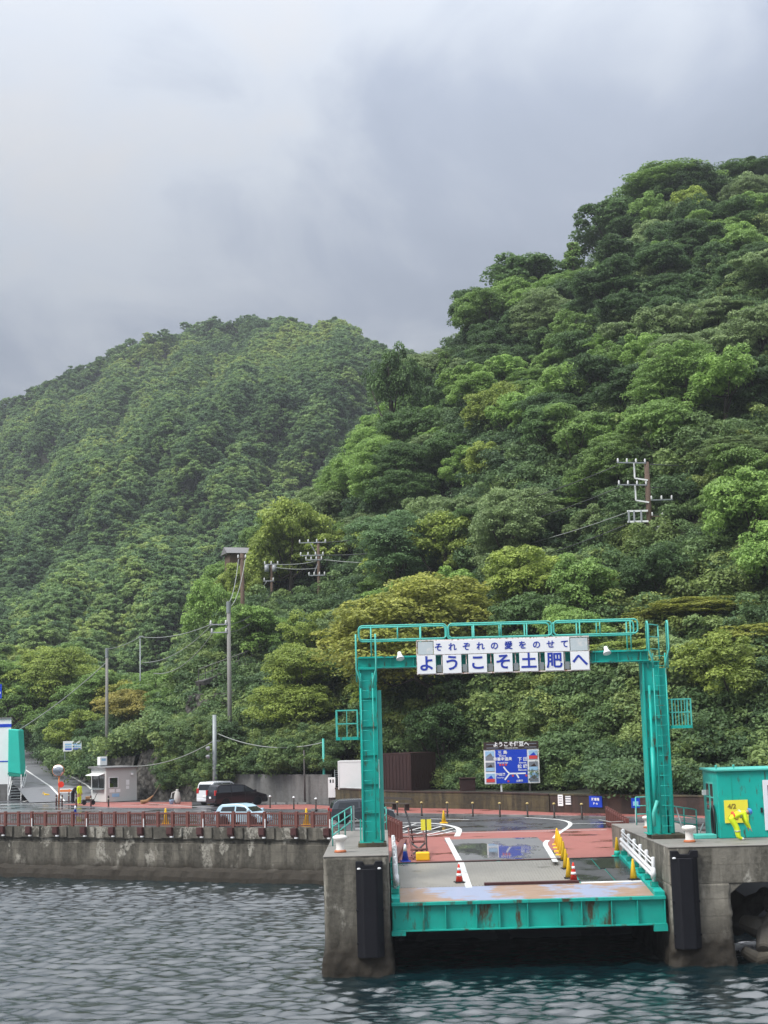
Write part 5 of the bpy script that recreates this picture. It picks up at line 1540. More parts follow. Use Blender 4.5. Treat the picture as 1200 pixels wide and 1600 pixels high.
railing('short brown railing stepping back behind the seaward gantry column', (0.72, 77.0, GZ), math.atan2(12, -1.3), 11.25, bay=1.125, nb=4, h=1.15)
railing('brown railing beside the red paving behind the ramp guard rail', (11.95, 75.5, GZ), math.atan2(12, .7), 11.25, nb=4, h=1.1)
for x, y0, y1 in ((.15, 66.0, 77.0), (11.3, 66.0, 76.0)):
    m = MB()
    m.hexa([(x, y0, GZ), (x + .3, y0, GZ), (x + .3 + (.55 if x < 1 else .65), y1, GZ), (x + (.55 if x < 1 else .65), y1, GZ), (x, y0, GZ + .22), (x + .3, y0, GZ + .22), (x + .3 + (.55 if x < 1 else .65), y1, GZ + .22), (x + (.55 if x < 1 else .65), y1, GZ + .22)])
    tag(m.build('red_kerb', M['brown_rail'], bevel=.02), kind='structure')
rope = thing('rope', 'pale rope strung from the brown railing across the red paving edge', 'rope', (12.1, 78, GZ))
MB().tube([(12.05, 76.2, 4.15), (12.0, 79, 3.95), (12.1, 82, 3.75), (11.9, 85, 3.7)], .03, 6).build('rope_line', M['wire_pale'], rope, world=True)

# folding barrier trolley
bt = thing('barrier_trolley', 'brown folding barrier frame with yellow plate and yellow block foot', 'barrier', (1.45, 69.5, GZ))
MB().box(1.25, 1.85, 66.5, 66.95, GZ + .002, GZ + .36).build('yellow_block', M['yellow'], bt, world=True, bevel=.05)
for x in (1.15, 1.85):
    MB().tube([(x, 67.2, GZ + .03), (x - .1, 74.2, GZ + .9)], .04, 6).build('frame_bar', M['brown_rail'], bt, world=True)
for y, z in ((69.0, .3), (71.0, .5), (72.6, .7)):
    MB().tube([(1.05, y, GZ + z), (1.85, y, GZ + z)], .06, 6).build('cross_bar', M['brown_rail'], bt, world=True)
MB().tube([(1.1, 68.2, GZ + .1), (1.8, 71, GZ + .45)], .045, 6).build('brace', M['steel_dark'], bt, world=True)
MB().tube([(1.8, 68.2, GZ + .1), (1.1, 71, GZ + .45)], .045, 6).build('brace', M['steel_dark'], bt, world=True)
MB().tube([(1.75, 67.4, GZ), (1.75, 67.4, GZ + 1.35)], .035, 6).build('sign_pole', M['steel_dark'], bt, world=True)
for a, c in ((1.52, 1.72), (1.78, 1.98)):
    MB().box(a, c, 67.35, 67.38, GZ + 1.25, GZ + 1.72).build('yellow_plate', M['paper_yellow'], bt, world=True)
MB().tube([(1.75, 67.4, GZ + 1.3), (1.75, 67.4, GZ + 1.75)], .03, 6).build('sign_pole', M['steel_dark'], bt, world=True)
MB().tube([(1.2, 74.2, GZ + .9), (1.05, 75, GZ + 1.4), (.95, 75.2, GZ + 1.7)], .05, 6).build('handle', M['black'], bt, world=True)
MB().tube([(1.2, 74.2, GZ + .9), (1.3, 75, GZ + .05)], .04, 6).build('leg', M['steel_dark'], bt, world=True)

# black bollards along the footway
BP = [(-8.9, 116.6), (-6.9, 113.6), (-5.1, 110.4), (-3.2, 107.2), (0.75, 102.0), (2.35, 100.5), (4.0, 99.3), (5.6, 98.2), (7.25, 96.9), (8.9, 95.7), (10.45, 94.5), (12.0, 93.2)]
bl = ['in front of the grey wall beside the minivan', 'near the wheel stops', 'nearest the white cabinet', 'behind the dark grey car', 'below the brown container', 'right of the bench', 'behind the lone yellow cone', 'midway between cone and map board', 'below the left post of the map board', 'below the middle of the map board', 'below the right end of the map board', 'beside the white wall notice']
for (x, y), lab in zip(BP, bl):
    t = thing('street_bollard', 'slim black street bollard with pale cap ' + lab, 'bollard', (x, y, GZ), 0, 'black bollards along the footway')
    MB().lathe([(.075, 0), (.07, .05), (.055, .08), (.055, .78), (.03, .80)], n=10).build('bollard_post', M['brown_post'], t, smooth=True)
    MB().lathe([(.03, .80), (.09, .82), (.10, .86), (.06, .92), (.01, .93)], n=10).build('bollard_cap', M['gold'] if x > -2 else M['white_clean'], t, smooth=True)
BL2 = [(88, 1258), (97, 1258.5), (107.5, 1254), (119, 1259), (142, 1260), (169.5, 1260.5)]
bl2 = ['left of the mirror pole', 'right of the mirror pole', 'behind the dark-clothed person', 'in front of the yellow-suited person', 'in front of the handcart', 'in front of the booth corner']
for (a, b_), lab in zip(BL2, bl2):
    p = gz(a, b_)
    t = thing('street_bollard', 'dark red street bollard ' + lab, 'bollard', tuple(p), 0, 'dark bollards round the booth')
    MB().lathe([(.085, 0), (.07, .04), (.065, .85), (.05, .90), (.01, .91)], n=10).build('bollard_post', M['maroon'] if a != 169.5 else M['brown_post'], t, smooth=True)
    MB().lathe([(.069, .6), (.069, .68)], n=10).build('reflective_band', M['reflective'], t, smooth=True)

# ------------------------------------------------------------------ map board on the wall
mbd = thing('map_board', 'large blue road map board with brown header and picture columns', 'sign', (8.85, 105.6, 4.5), R(-3))
def lbox(x0, x1, z0, z1, y0, y1, name, mat, parent=mbd): return MB().box(x0, x1, y0, y1, z0, z1).build(name, mat, parent)
X0, X1, Z0, Z1 = -1.92, 1.92, .55, 2.92
lbox(X0, X1, Z1 + .005, Z1 + .52, -.06, .0, 'header_board', M['sign_brown'])
hb = mbd.children[-1]
inst(MAPT['ようこそ伊豆へ'], 'lettering', hb, (0, -.07, Z1 + .33)); inst(MAPT['Welcome to Izu'], 'lettering', hb, (0, -.07, Z1 + .09))
for sxx in (-1.3, 1.35):
    for zz in (.36, .12):
        lbox(sxx - .42, sxx + .42, Z1 + zz - .03, Z1 + zz + .02, -.07, -.062, 'small_print', M['print_grey'], hb)
lbox(X0, X1, Z0, Z1, -.02, .03, 'backing_board', M['white_clean'])
lbox(-1.12, 1.08, Z0 + .03, Z1 - .03, -.05, -.021, 'map_panel', M['blue_sign'])
mp_ = mbd.children[-1]
for k, x, z in (('三 島', -.62, 2.68), ('Mishima', -.62, 2.47), ('修善寺温泉', -.62, 2.24), ('Shuzenji Spa', -.62, 2.0), ('下 田', .76, 2.20), ('Shimoda', .76, 1.97), ('松 崎', .74, 1.70), ('Matsuzaki', .74, 1.47), ('戸田港', -.80, 1.18), ('Heda Port', -.80, .97), ('土肥港', .50, .72)):
    inst(MAPT[k], 'lettering', mp_, (x, -.056, z))
def route(pts, w=.10):
    m = MB()
    for a, b_ in zip(pts, pts[1:]): m.bar((a[0], -.055, a[1]), (b_[0], -.055, b_[1]), .008, w, (0, 0, 1))
    m.build('route_line', M['white_clean'], mp_)
route([(-.58, 1.72), (-.36, 1.42), (-.18, 1.24), (.95, 1.24)]); route([(-.18, 1.24), (-.52, .82)]); route([(.28, 1.24), (.46, .92)])
for k, (x, z, w) in enumerate(((-.80, 1.86, .1), (-.60, 1.86, .1), (-.40, 1.86, .1), (.05, 1.09, .09), (.98, 1.08, .09), (-.28, .72, .09))):
    MB().box(x - w / 2 - .02, x + w / 2 + .02, -.062, -.052, z - .06, z + .06).build('map_pin', M['print_red'], mp_)
def picture(x0, x1, z0, z1, sky_, land, acc):
    p_ = lbox(x0, x1, z0, z1, -.045, -.021, 'picture', sky_)
    o = mbd.children[-1]
    lbox(x0 + .01, x1 - .01, z0 + .02, z0 + (z1 - z0) * .42, -.05, -.046, 'picture_ground', land, o)
    MB().prism([(x0 + .05, z0 + (z1 - z0) * .42), (x1 - .1, z0 + (z1 - z0) * .42), (x0 + (x1 - x0) * .6, z0 + (z1 - z0) * .8)], (0, -.049, 0), (1, 0, 0), (0, 0, 1), (0, .002, 0)).build('picture_hill', acc, o)
PIC = [(M['pale_blue'], M['print_grey'], M['conc_dry']), (M['print_grey'], M['pale_blue'], M['sign_brown']), (M['pale_blue'], M['print_red'], M['blue_sign'])]
for k in range(3):
    z0 = Z0 + .1 + k * .77
    picture(X0 + .1, -1.2, z0, z0 + .62, *PIC[2 - k]); picture(1.2, X1 - .1, z0, z0 + .62, *PIC[k])
for x, mt in ((-.78, M['white']), (1.2, M['steel_dark'])):
    MB().box(x - .06, x + .06, .04, .14, -.02, Z0 + 2).build('post', mt, mbd)
def wall_notice(px, py0, py1, w, label, mat, txt=None, nlines=0):
    p = at(px, (py0 + py1) / 2, 97)
    # stand on the wall face
    for Yk in np.arange(88, 108, .05):
        q_ = at(px, (py0 + py1) / 2, Yk)
        yw = float(np.interp(q_.x, [a for a, b in wall_line], [b for a, b in wall_line]))
        if q_.y > yw - .12: break
    t = thing('wall_notice', label, 'notice', (q_.x, q_.y, q_.z), R(-44))
    s = FPX / q_.y; h = (py1 - py0) / s
    b_ = MB().box(-w / 2, w / 2, -.03, .02, -h / 2, h / 2).build('notice_panel', mat, t)
    return t, b_, h
t, b_, h = wall_notice(876, 1242, 1259, .40, 'white parking notice on the brown retaining wall', M['white_clean'])
for k in range(4): MB().box(-.13, .13, -.038, -.031, h * (.3 - .2 * k), h * (.3 - .2 * k) + .05).build('print_line', M['print_grey'], b_)
t, b_, h = wall_notice(888, 1244, 1257, .42, 'small striped white notice next to the parking notice', M['white_clean'])
for k in range(3): MB().box(-.21, .21, -.038, -.031, h * (.28 - .28 * k), h * (.28 - .28 * k) + .07).build('print_line', M['print_grey'], b_)
t, b_, h = wall_notice(931, 1244, 1261, 1.0, 'blue notice with white writing on the brown retaining wall', M['blue_sign'])
inst(BLUEBOARD[0], 'lettering', b_, (0, -.04, .13)); inst(BLUEBOARD[1], 'lettering', b_, (0, -.04, -.13))
ib = thing('post_sign', 'small blue and white sign on a post behind the turquoise gate frame', 'sign', (11.75, 71.5, GZ))
MB().tube([(0, 0, 0), (0, 0, 2.1)], .04, 8).build('post', M['white'], ib)
MB().box(-.2, .2, -.06, -.02, 1.75, 2.2).build('sign_panel', M['blue_sign'], ib)
MB().box(-.13, .13, -.07, -.062, 1.85, 2.05).build('pictogram', M['pale_blue'], ib)

# ------------------------------------------------------------------ containers and cabinets on the terrace
def container(name, label, px0, px1, top, bot, Yd, depth, rz, mat, ribs=True, z0=4.5):
    a, c = at(px0, bot, Yd), at(px1, bot, Yd)
    w = (c.x - a.x); h = at(px0, top, Yd).z - z0
    t = thing(name, label, 'container', (a.x, a.y, z0), rz)
    MB().box(0, w, 0, depth, .06, h - .06).build('shell', mat, t)
    for z in (0, h - .06):
        MB().box(-.02, w + .02, -.02, depth + .02, z, z + .10).build('frame_rail', mat, t)
    for x in (-.02, w - .06):
        for y in (-.025, depth - .06):
            MB().box(x, x + .08, y, y + .085, 0, h).build('corner_post', mat, t)
    if ribs:
        n = int(w / .28)
        rb = MB().box(0, .10, -.028, -.001, .12, h - .12).mesh('rib', mat)
        for k in range(n): inst(rb, 'rib', t, (.12 + k * (w - .3) / max(n - 1, 1), 0, 0))
        rb2 = MB().box(w + .001, w + .03, 0, .10, .12, h - .12).mesh('rib', mat)
        for k in range(int(depth / .3)): inst(rb2, 'rib', t, (0, .12 + k * .3, 0))
    return t
container('storage_container', 'dark brown corrugated container on the terrace behind the gantry', 600, 650, 1178, 1235, 112.2, 3.6, R(-32), M['container'])
container('storage_container', 'white storage container half hidden by the gantry column', 529, 597, 1190, 1236, 117.8, 2.2, R(-4), M['white_clean'], False)
cb = thing('meter_cabinet', 'white electric meter cabinet at the end of the grey wall', 'cabinet', (-4.2, 118.7, GZ))
MB().box(-.28, .28, -.2, .1, .55, 2.1).build('cabinet_body', M['white_clean'], cb, bevel=.02)
MB().box(-.2, .2, -.1, .05, 0, .55).build('cabinet_foot', M['conc_dry'], cb)
for x in (-.15, .06): MB().box(x, x + .1, -.212, -.202, 1.7, 1.95).build('meter_window', M['glass_dark'], cb)
mg = thing('mesh_gate', 'small grey wire mesh gate beside the white container', 'gate', (-3.9, 118.9, 4.5))
MB().box(-.1, -.04, -.03, .03, 0, 1.5).build('gate_post', M['pole_steel'], mg); MB().box(.85, .91, -.03, .03, 0, 1.5).build('gate_post', M['pole_steel'], mg)
for k in range(9): MB().box(-.04, .85, -.012, .012, .1 + k * .165, .125 + k * .165).build('gate_bar', M['pole_steel'], mg)
bn = thing('bench', 'long dark bench with thin back rail against the mossy wall', 'bench', (.6, 106.8, GZ + .11), R(-58))
MB().box(-1.9, 1.9, -.25, .2, .42, .48).build('seat', M['bench'], bn); MB().box(-1.9, 1.9, .18, .23, .70, .86).build('backrest', M['bench'], bn)
for x in (-1.6, 0, 1.6):
    MB().box(x - .05, x + .05, -.2, .18, 0, .42).build('leg', M['bench'], bn); MB().box(x - .04, x + .04, .17, .18, .42, .86).build('back_post', M['bench'], bn)
pb = thing('planter_box', 'rusty brown planter box in shade beside the map board', 'planter', (5.9, 109.0, 4.5))
MB().box(-.55, .55, -.4, .4, 0, .85).build('box', M['container'], pb, bevel=.02); MB().box(-.6, .6, -.45, .45, .852, .93).build('rim', M['container'], pb)
WST = MB().hexa([(-.5, -.09, 0), (.5, -.09, 0), (.5, .09, 0), (-.5, .09, 0), (-.44, -.05, .15), (.44, -.05, .15), (.44, .05, .15), (-.44, .05, .15)]).mesh('wheel_stop', M['conc_dry'])
for px_, nm in ((424, 'nearest the black minivan'), (440, 'second from the black minivan'), (458, 'third from the black minivan'), (473, 'nearest the meter cabinet')):
    p = gz(px_, 1256.5); o = inst(WST, 'wheel_stop', None, tuple(p), R(-38))
    tag(o, 'pale concrete wheel stop ' + nm, 'wheel stop', 'wheel stops by the grey wall')

# ------------------------------------------------------------------ cars
WHEEL = None
def car(label, loc, rz, L_, W, H, mat, style='van', plate=True):
    """nose along +X, origin at the middle of the wheelbase on the ground"""
    t = thing('parked_car', label, 'car', loc, rz, 'cars parked on the quay')
    h2 = L_ / 2
    belt = .60 * H if style != 'hatch' else .62 * H
    mpv = style == 'mpv'
    if mpv: style = 'van'
    if style == 'van':
        top = [(-h2 + .02, belt), (-h2 + .10, H - .18), (-h2 + .28, H - .03), (-h2 * .3, H), (h2 * .12, H - .04), (h2 * .28, H - .14), (h2 * .62, belt + .02)]
        low = [(h2 * .66, belt - .02), (h2 - .12, belt - .26), (h2 - .02, .52), (h2, .34), (h2 - .06, .20), (-h2 + .08, .22), (-h2, .38), (-h2 - .01, .62)]
    if mpv:
        top = [(-h2 + .04, belt), (-h2 + .20, H - .17), (-h2 + .45, H - .03), (-h2 * .3, H), (h2 * .02, H - .06), (h2 * .16, H - .15), (h2 * .56, belt + .02)]
        low[0] = (h2 * .60, belt - .02)
    elif style != 'van':
        top = [(-h2 + .06, belt), (-h2 + .22, H - .20), (-h2 + .45, H - .04), (-h2 * .1, H), (h2 * .18, H - .06), (h2 * .34, H - .18), (h2 * .60, belt + .02)]
        low = [(h2 * .64, belt - .02), (h2 - .12, belt - .20), (h2 - .02, .50), (h2, .34), (h2 - .06, .20), (-h2 + .08, .22), (-h2, .38), (-h2 + .01, .62)]
    def hw(z): return W / 2 * (1.0 if z <= belt else 1 - .17 * (z - belt) / (H - belt)) * (.96 if z < .3 else 1)
    out_ = top + low
    n = len(out_)
    vs = [(x, s * hw(z), z) for s in (-1, 1) for x, z in out_]
    nt_ = len(top)
    fs = []
    for s in (0, 1):
        up_ = [s * n + i for i in range(nt_)]; lo_ = [s * n + i for i in range(nt_ - 1, n)] + [s * n]
        fs += [tuple(up_ if s else up_[::-1]), tuple(lo_ if s else lo_[::-1])]
    fs += [(i, (i + 1) % n, n + (i + 1) % n, n + i) for i in range(n)]
    MB().add(vs, fs).build('body', mat, t, bevel=.05, segs=3)
    def side_poly(pts, name, m_, s, out_by=.006, parent=t):
        P = [(x, s * (hw(z) + out_by), z) for x, z in pts]
        return MB().sheet(P if s < 0 else P[::-1]).build(name, m_, parent)
    zt, zb = H - .16, belt + .05
    for s in (-1, 1):
        if style == 'van':
            W_ = [[(-h2 + .22, zb), (-h2 * .42, zb), (-h2 * .42, zt), (-h2 + .34, zt)], [(-h2 * .37, zb), (h2 * .10, zb), (h2 * .10, zt - .01), (-h2 * .37, zt)], [(h2 * .13, zb), (h2 * (.46 if mpv else .52), zb), (h2 * (.20 if mpv else .25), zt - .08), (h2 * .13, zt - .04)]]
        else:
            W_ = [[(-h2 + .42, zb), (-h2 * .14, zb), (-h2 * .14, zt), (-h2 + .55, zt - .04)], [(-h2 * .08, zb), (h2 * .50, zb), (h2 * .28, zt - .05), (-h2 * .08, zt)]]
        for w_ in W_: side_poly(w_, 'side_window', M['glass_dark'], s)
        MB().box(h2 * .45, h2 * .45 + .16, *sorted((s * (hw(belt) + .02), s * (hw(belt) + .20))), belt + .02, belt + .18).build('wing_mirror', mat, t, bevel=.03)
        for xd in ((-h2 * .40, h2 * .12) if style == 'van' else (-h2 * .11,)):
            side_poly([(xd, .35), (xd + .015, .35), (xd + .015, belt), (xd, belt)], 'door_gap', M['black'], s)
            side_poly([(xd + .1, belt - .12), (xd + .28, belt - .12), (xd + .28, belt - .08), (xd + .1, belt - .08)], 'door_handle', mat, s, .02)
        # lamps
        MB().box(-h2 - .025, -h2 + .12, *sorted((s * W / 2 * .97, s * W / 2 * .72)), belt - .18, belt + .22 if style == 'van' else belt + .02).build('tail_lamp', M['tail_red'], t, bevel=.02)
        MB().box(h2 - .22, h2 - .015, *sorted((s * W / 2 * .97, s * W / 2 * .62)), .60, .74).build('headlamp', M['alloy'], t, bevel=.02)
    # rear and front glass
    (xa, za1), (xb, zb1) = top[0], top[1]
    def cross(p, q_, f0, f1, name, inset, off):
        a = (p[0] + (q_[0] - p[0]) * f0, p[1] + (q_[1] - p[1]) * f0); c = (p[0] + (q_[0] - p[0]) * f1, p[1] + (q_[1] - p[1]) * f1)
        P = [(a[0] + off, -hw(a[1]) + inset, a[1]), (a[0] + off, hw(a[1]) - inset, a[1]), (c[0] + off, hw(c[1]) - inset, c[1]), (c[0] + off, -hw(c[1]) + inset, c[1])]
        MB().sheet(P if off > 0 else P[::-1]).build(name, M['glass_dark'], t)
    cross(top[0], top[1], .12, .96, 'rear_window', .14, -.014)
    cross(top[-1], top[-2], .06, .95, 'windscreen', .10, .016)
    MB().box(-h2 - .05, -h2 + .12, -W / 2 * .95, W / 2 * .95, .28, .52).build('rear_bumper', mat, t, bevel=.04)
    MB().box(h2 - .12, h2 + .03, -W / 2 * .93, W / 2 * .93, .26, .50).build('front_bumper', mat, t, bevel=.04)
    if plate: MB().box(-h2 - .065, -h2 - .052, -.17, .17, .62 if style == 'van' else .40, .78 if style == 'van' else .56).build('number_plate', M['white_clean'], t)
    for sx_ in (-.62, .62):
        for s in (-1, 1):
            w_ = MB().lathe([(.19, -.10), (.30, -.10), (.325, -.06), (.325, .06), (.30, .10), (.19, .10)], n=20).build('wheel', M['rubber'], t, smooth=False)
            w_.location = (sx_ * h2 * .98, s * (W / 2 - .09), .325); w_.rotation_euler = (R(90), 0, 0)
            MB().lathe([(.01, -.07), (.19, -.085), (.20, 0), (.19, .085), (.01, .07)], n=14).build('rim', M['alloy'], w_)
            MB().lathe([(.365, -.104), (.365, .104), (.33, .10), (.33, -.10)], n=20).build('wheel_arch', M['black'], w_)
    return t
p = gz(352, 1259.5); car('black minivan seen from behind, parked before the grey wall', (p.x + .85, p.y + 1.0, GZ), R(33), 4.7, 1.76, 1.74, M['car_black'], 'mpv')
p = gz(322, 1259); car('white minivan parked half hidden behind the black minivan', (p.x + .9, p.y + 3.2, GZ), R(58), 4.4, 1.72, 1.86, M['car_white'])
p = wall_pt(362, 1.5); car('pale blue hatchback parked along the sea wall railing', (p.x, p.y, GZ), math.atan2(-.447, .894), 3.4, 1.48, 1.36, M['car_blue'], 'hatch')
car('dark grey car half hidden behind the turquoise stair rail', (-1.55, 95.0, GZ), R(8), 4.0, 1.68, 1.48, M['car_grey'], 'hatch')

# ------------------------------------------------------------------ booth and its clutter
def glass_mat():
    m, N, LK, B = new_mat('window_glass')
    tr = N.new('ShaderNodeBsdfTransparent'); tr.inputs[0].default_value = (.78, .82, .82, 1)
    gl = N.new('ShaderNodeBsdfGlossy'); gl.inputs['Roughness'].default_value = .03
    mx_ = N.new('ShaderNodeMixShader'); mx_.inputs[0].default_value = .14
    LK(tr.outputs[0], mx_.inputs[1]); LK(gl.outputs[0], mx_.inputs[2]); LK(mx_.outputs[0], N['Material Output'].inputs[0])
    return m
M['glass'] = glass_mat()
c0 = gz(166, 1254)
bo = thing('ticket_booth', 'light grey prefabricated ticket booth with service window at the roadside', 'booth', tuple(c0), R(35))
A_, B2, HB = 2.95, 3.2, 2.95
m = MB()
def wallbox(x0, x1, y0, y1, z0, z1): m.box(x0, x1, y0, y1, z0, z1)
# right face (y = 0) with one window, left face (x = 0) with wide service window
wallbox(0, .28, 0, .07, .05, HB); wallbox(1.12, A_, 0, .07, .05, HB); wallbox(.28, 1.12, 0, .07, .05, 1.25); wallbox(.28, 1.12, 0, .07, 2.15, HB)
wallbox(0, .07, .07, .35, .05, HB); wallbox(0, .07, 2.95, B2, .05, HB); wallbox(0, .07, .35, 2.95, .05, 1.2); wallbox(0, .07, .35, 2.95, 2.3, HB)
wallbox(A_ - .07, A_, .07, B2, .05, HB); wallbox(.07, A_ - .07, B2 - .07, B2, .05, HB)
m.build('wall', M['booth'], bo)
MB().box(.07, A_ - .07, .07, B2 - .07, .02, .06).build('floor', M['booth'], bo)
MB().hexa([(-.25, -.2, HB), (A_ + .15, -.2, HB), (A_ + .15, B2 + .15, HB), (-.25, B2 + .15, HB), (-.25, -.2, HB + .10), (A_ + .15, -.2, HB + .10), (A_ + .15, B2 + .15, HB + .16), (-.25, B2 + .15, HB + .16)]).build('roof', M['roof_grey'], bo)
w = MB().bar((.28, -.01, 1.25), (1.12, -.01, 1.25), .05, .05).bar((.28, -.01, 2.15), (1.12, -.01, 2.15), .05, .05).bar((.28, -.01, 1.25), (.28, -.01, 2.15), .05, .05).bar((1.12, -.01, 1.25), (1.12, -.01, 2.15), .05, .05).build('window', M['white_clean'], bo)
MB().box(.30, 1.10, .02, .03, 1.27, 2.13).build('pane', M['glass'], w)
w = MB().bar((-.01, .35, 1.2), (-.01, 2.95, 1.2), .06, .06).bar((-.01, .35, 2.3), (-.01, 2.95, 2.3), .06, .06).bar((-.01, 1.6, 1.2), (-.01, 1.6, 2.3), .06, .06).bar((-.01, .35, 1.2), (-.01, .35, 2.3), .06, .06).bar((-.01, 2.95, 1.2), (-.01, 2.95, 2.3), .06, .06).build('service_window', M['pole_steel'], bo)
for a, c in ((.38, 1.57), (1.63, 2.92)): MB().box(.02, .03, a, c, 1.23, 2.27).build('pane', M['glass'], w)
MB().hexa([(-.65, .3, 2.32), (-.02, .3, 2.5), (-.02, 3.0, 2.5), (-.65, 3.0, 2.32), (-.65, .3, 2.36), (-.02, .3, 2.54), (-.02, 3.0, 2.54), (-.65, 3.0, 2.36)]).build('window_hood', M['white_clean'], bo)
MB().box(-.3, -.02, .4, 2.9, 1.08, 1.14).build('counter', M['pole_steel'], bo)
for x, z, w_, h_, mt in ((1.9, 1.45, .32, .45, 'white_clean'), (1.9, 1.1, .3, .28, 'white_clean'), (.55, .45, .7, .30, 'pale_blue'), (.3, .85, .5, .3, 'white_clean'), (.95, .85, .4, .28, 'white_clean')):
    MB().box(x, x + w_, -.012, -.002, z, z + h_).build('poster', M[mt], bo)
MB().box(2.35, 2.55, -.14, -.01, 2.3, 2.5).build('wall_lamp', M['white_clean'], bo)
tk = thing('water_tank', 'white equipment box standing on the booth roof', 'tank', tuple(c0 + Vector((-.9, 2.9, HB + .14))), R(35))
MB().box(-.35, .35, -.3, .3, .1, .85).build('tank_body', M['white_clean'], tk, bevel=.03); MB().box(-.3, .3, -.25, .25, 0, .1).build('tank_foot', M['pole_steel'], tk); MB().box(-.2, .2, -.31, -.302, .5, .7).build('tank_label', M['pale_blue'], tk)
Rb = Matrix.Rotation(R(35), 3, 'Z')
q_ = c0 + Rb @ Vector((.85, 1.0, .06)); person('clerk', 'clerk in a yellow vest inside the booth behind the glass', tuple(q_), R(20), hair(M['white_clean']))
# handcart, broom, bags, bucket, mirror, boards
p = gz(139, 1257.5)
hc = thing('handcart', 'small dark handcart parked before the booth counter', 'cart', tuple(p), R(10))
MB().box(-.55, .45, -.3, .3, .38, .46).build('cart_bed', M['steel_dark'], hc); MB().tube([(.45, -.25, .45), (.7, -.25, 1.0), (.7, .25, 1.0), (.45, .25, .45)], .03, 6).build('cart_handle', M['steel_dark'], hc)
MB().box(-.3, .2, -.22, .22, .46, .72).build('cart_load', M['straw'], hc, bevel=.05)
for x in (-.4, .35):
    for y in (-.28, .28):
        o = MB().lathe([(.05, -.03), (.19, -.03), (.19, .03), (.05, .03)], n=12).build('wheel', M['rubber'], hc); o.location = (x, y, .19); o.rotation_euler = (R(90), 0, 0)
p = gz(229, 1256)
br = thing('straw_broom', 'long straw broom leaning on the stone wall', 'broom', tuple(p), 0)
MB().tube([(.45, .5, .6), (.95, 1.5, 1.55)], .03, 6).build('handle', M['pole_wood'], br); MB().tube([(-.5, .1, .12), (.0, .3, .22), (.48, .55, .66)], [.20, .15, .05], 10).build('bristles', M['straw'], br)
p = gz(277, 1256)
bg_ = thing('rubbish_bag', 'upright pale sack standing by the stone wall', 'sack', tuple(p))
MB().lathe([(.22, 0), (.30, .15), (.27, .6), (.2, .95), (.09, 1.1), (.13, 1.2), (.02, 1.22)], n=12).build('sack_body', M['bag'], bg_, smooth=True); MB().tube([(-.1, 0, 1.05), (-.45, 0, .9), (-.5, -.05, .5)], .05, 6).build('sack_flap', M['bag'], bg_)
p = gz(268, 1256.5)
bk = thing('bucket', 'small blue bucket beside the pale sack', 'bucket', tuple(p))
MB().lathe([(.15, 0), (.21, .34), (.22, .36), (.19, .36), (.14, .04), (.02, .03)], n=14).build('bucket_body', M['pale_blue'], bk, smooth=True); MB().tube([(-.2, 0, .34), (-.12, 0, .5), (.12, 0, .5), (.2, 0, .34)], .012, 5).build('handle', M['steel_dark'], bk)
p = gz(92, 1258)
cmr = thing('road_mirror', 'round convex road mirror on an orange pole by the junction', 'mirror', tuple(p))
MB().tube([(0, 0, 0), (0, 0, 3.1)], .06, 8).build('pole', M['orange'], cmr, smooth=True)
o = MB().lathe([(.50, -.02), (.47, .03), (.3, .07), (.01, .09)], n=20).build('mirror_dish', M['chrome'], cmr, smooth=True); o.location = (-.05, -.1, 2.95); o.rotation_euler = (R(85), 0, R(10))
o = MB().lathe([(.42, 0), (.52, .0), (.52, -.08), (.42, -.08)], n=20).build('mirror_rim', M['orange'], cmr); o.location = (-.05, -.08, 2.95); o.rotation_euler = (R(85), 0, R(10))
o = MB().lathe([(.01, 0), (.26, 0), (.26, .03), (.01, .03)], n=18).build('red_disc', M['red'], cmr); o.location = (.2, -.08, 1.75); o.rotation_euler = (R(90), 0, 0)
p = gz(104, 1252)
ab = thing('arrow_board', 'low white and red arrow board behind the two people', 'sign', tuple(p))
MB().box(-.75, .75, -.03, .03, .75, 1.15).build('board', M['white_clean'], ab)
MB().prism([(-.6, .85), (.2, .85), (.2, .78), (.55, .95), (.2, 1.12), (.2, 1.05), (-.6, 1.05)], (0, -.04, 0), (1, 0, 0), (0, 0, 1), (0, .008, 0)).build('arrow', M['orange'], ab)
for x in (-.6, .6): MB().box(x - .03, x + .03, -.02, .02, 0, .75).build('leg', M['steel_dark'], ab)
def road_pt(px, py):
    for Yk in np.arange(120, 230, .2):
        q_ = at(px, py, Yk)
        zr = float(np.interp(q_.y, [r_[1] for r_ in ROAD], [r_[2] for r_ in ROAD]))
        if q_.z <= zr: return q_
    return q_
for (a, b_), lab in (((73, 1246), 'yellow wheel chock lying on the junction before the mirror'), ((31.5, 1184), 'yellow chock lying far up the climbing road')):
    q_ = road_pt(a, b_)
    t = thing('wheel_chock', lab, 'chock', (q_.x, q_.y, q_.z), R(20))
    MB().prism([(-.35, 0), (.35, 0), (.2, .3), (-.2, .38)], (0, -.25, 0), (1, 0, 0), (0, 0, 1), (0, .5, 0)).build('chock_body', M['yellow'], t, bevel=.03)
    MB().tube([(-.2, 0, .36), (-.3, 0, .5), (-.36, 0, .3)], .04, 6).build('chock_handle', M['yellow'], t)
p = at(113, 1166, 152)
rsn = thing('roadside_sign', 'white roadside board with two blue panels under the rusty tree', 'sign', (p.x, p.y, hz(p.x, p.y)), R(4))
hh = p.z - rsn.location.z
bd = MB().box(-.92, .92, -.03, .03, hh - .5, hh + .52).build('board', M['white_clean'], rsn)
for x0, x1 in ((-.72, -.06), (.08, .84)):
    for k in range(3): MB().box(x0, x1, -.042, -.032, hh - .36 + k * .24, hh - .2 + k * .24).build('blue_panel', M['pale_blue'] if k else M['blue_plastic'], bd)
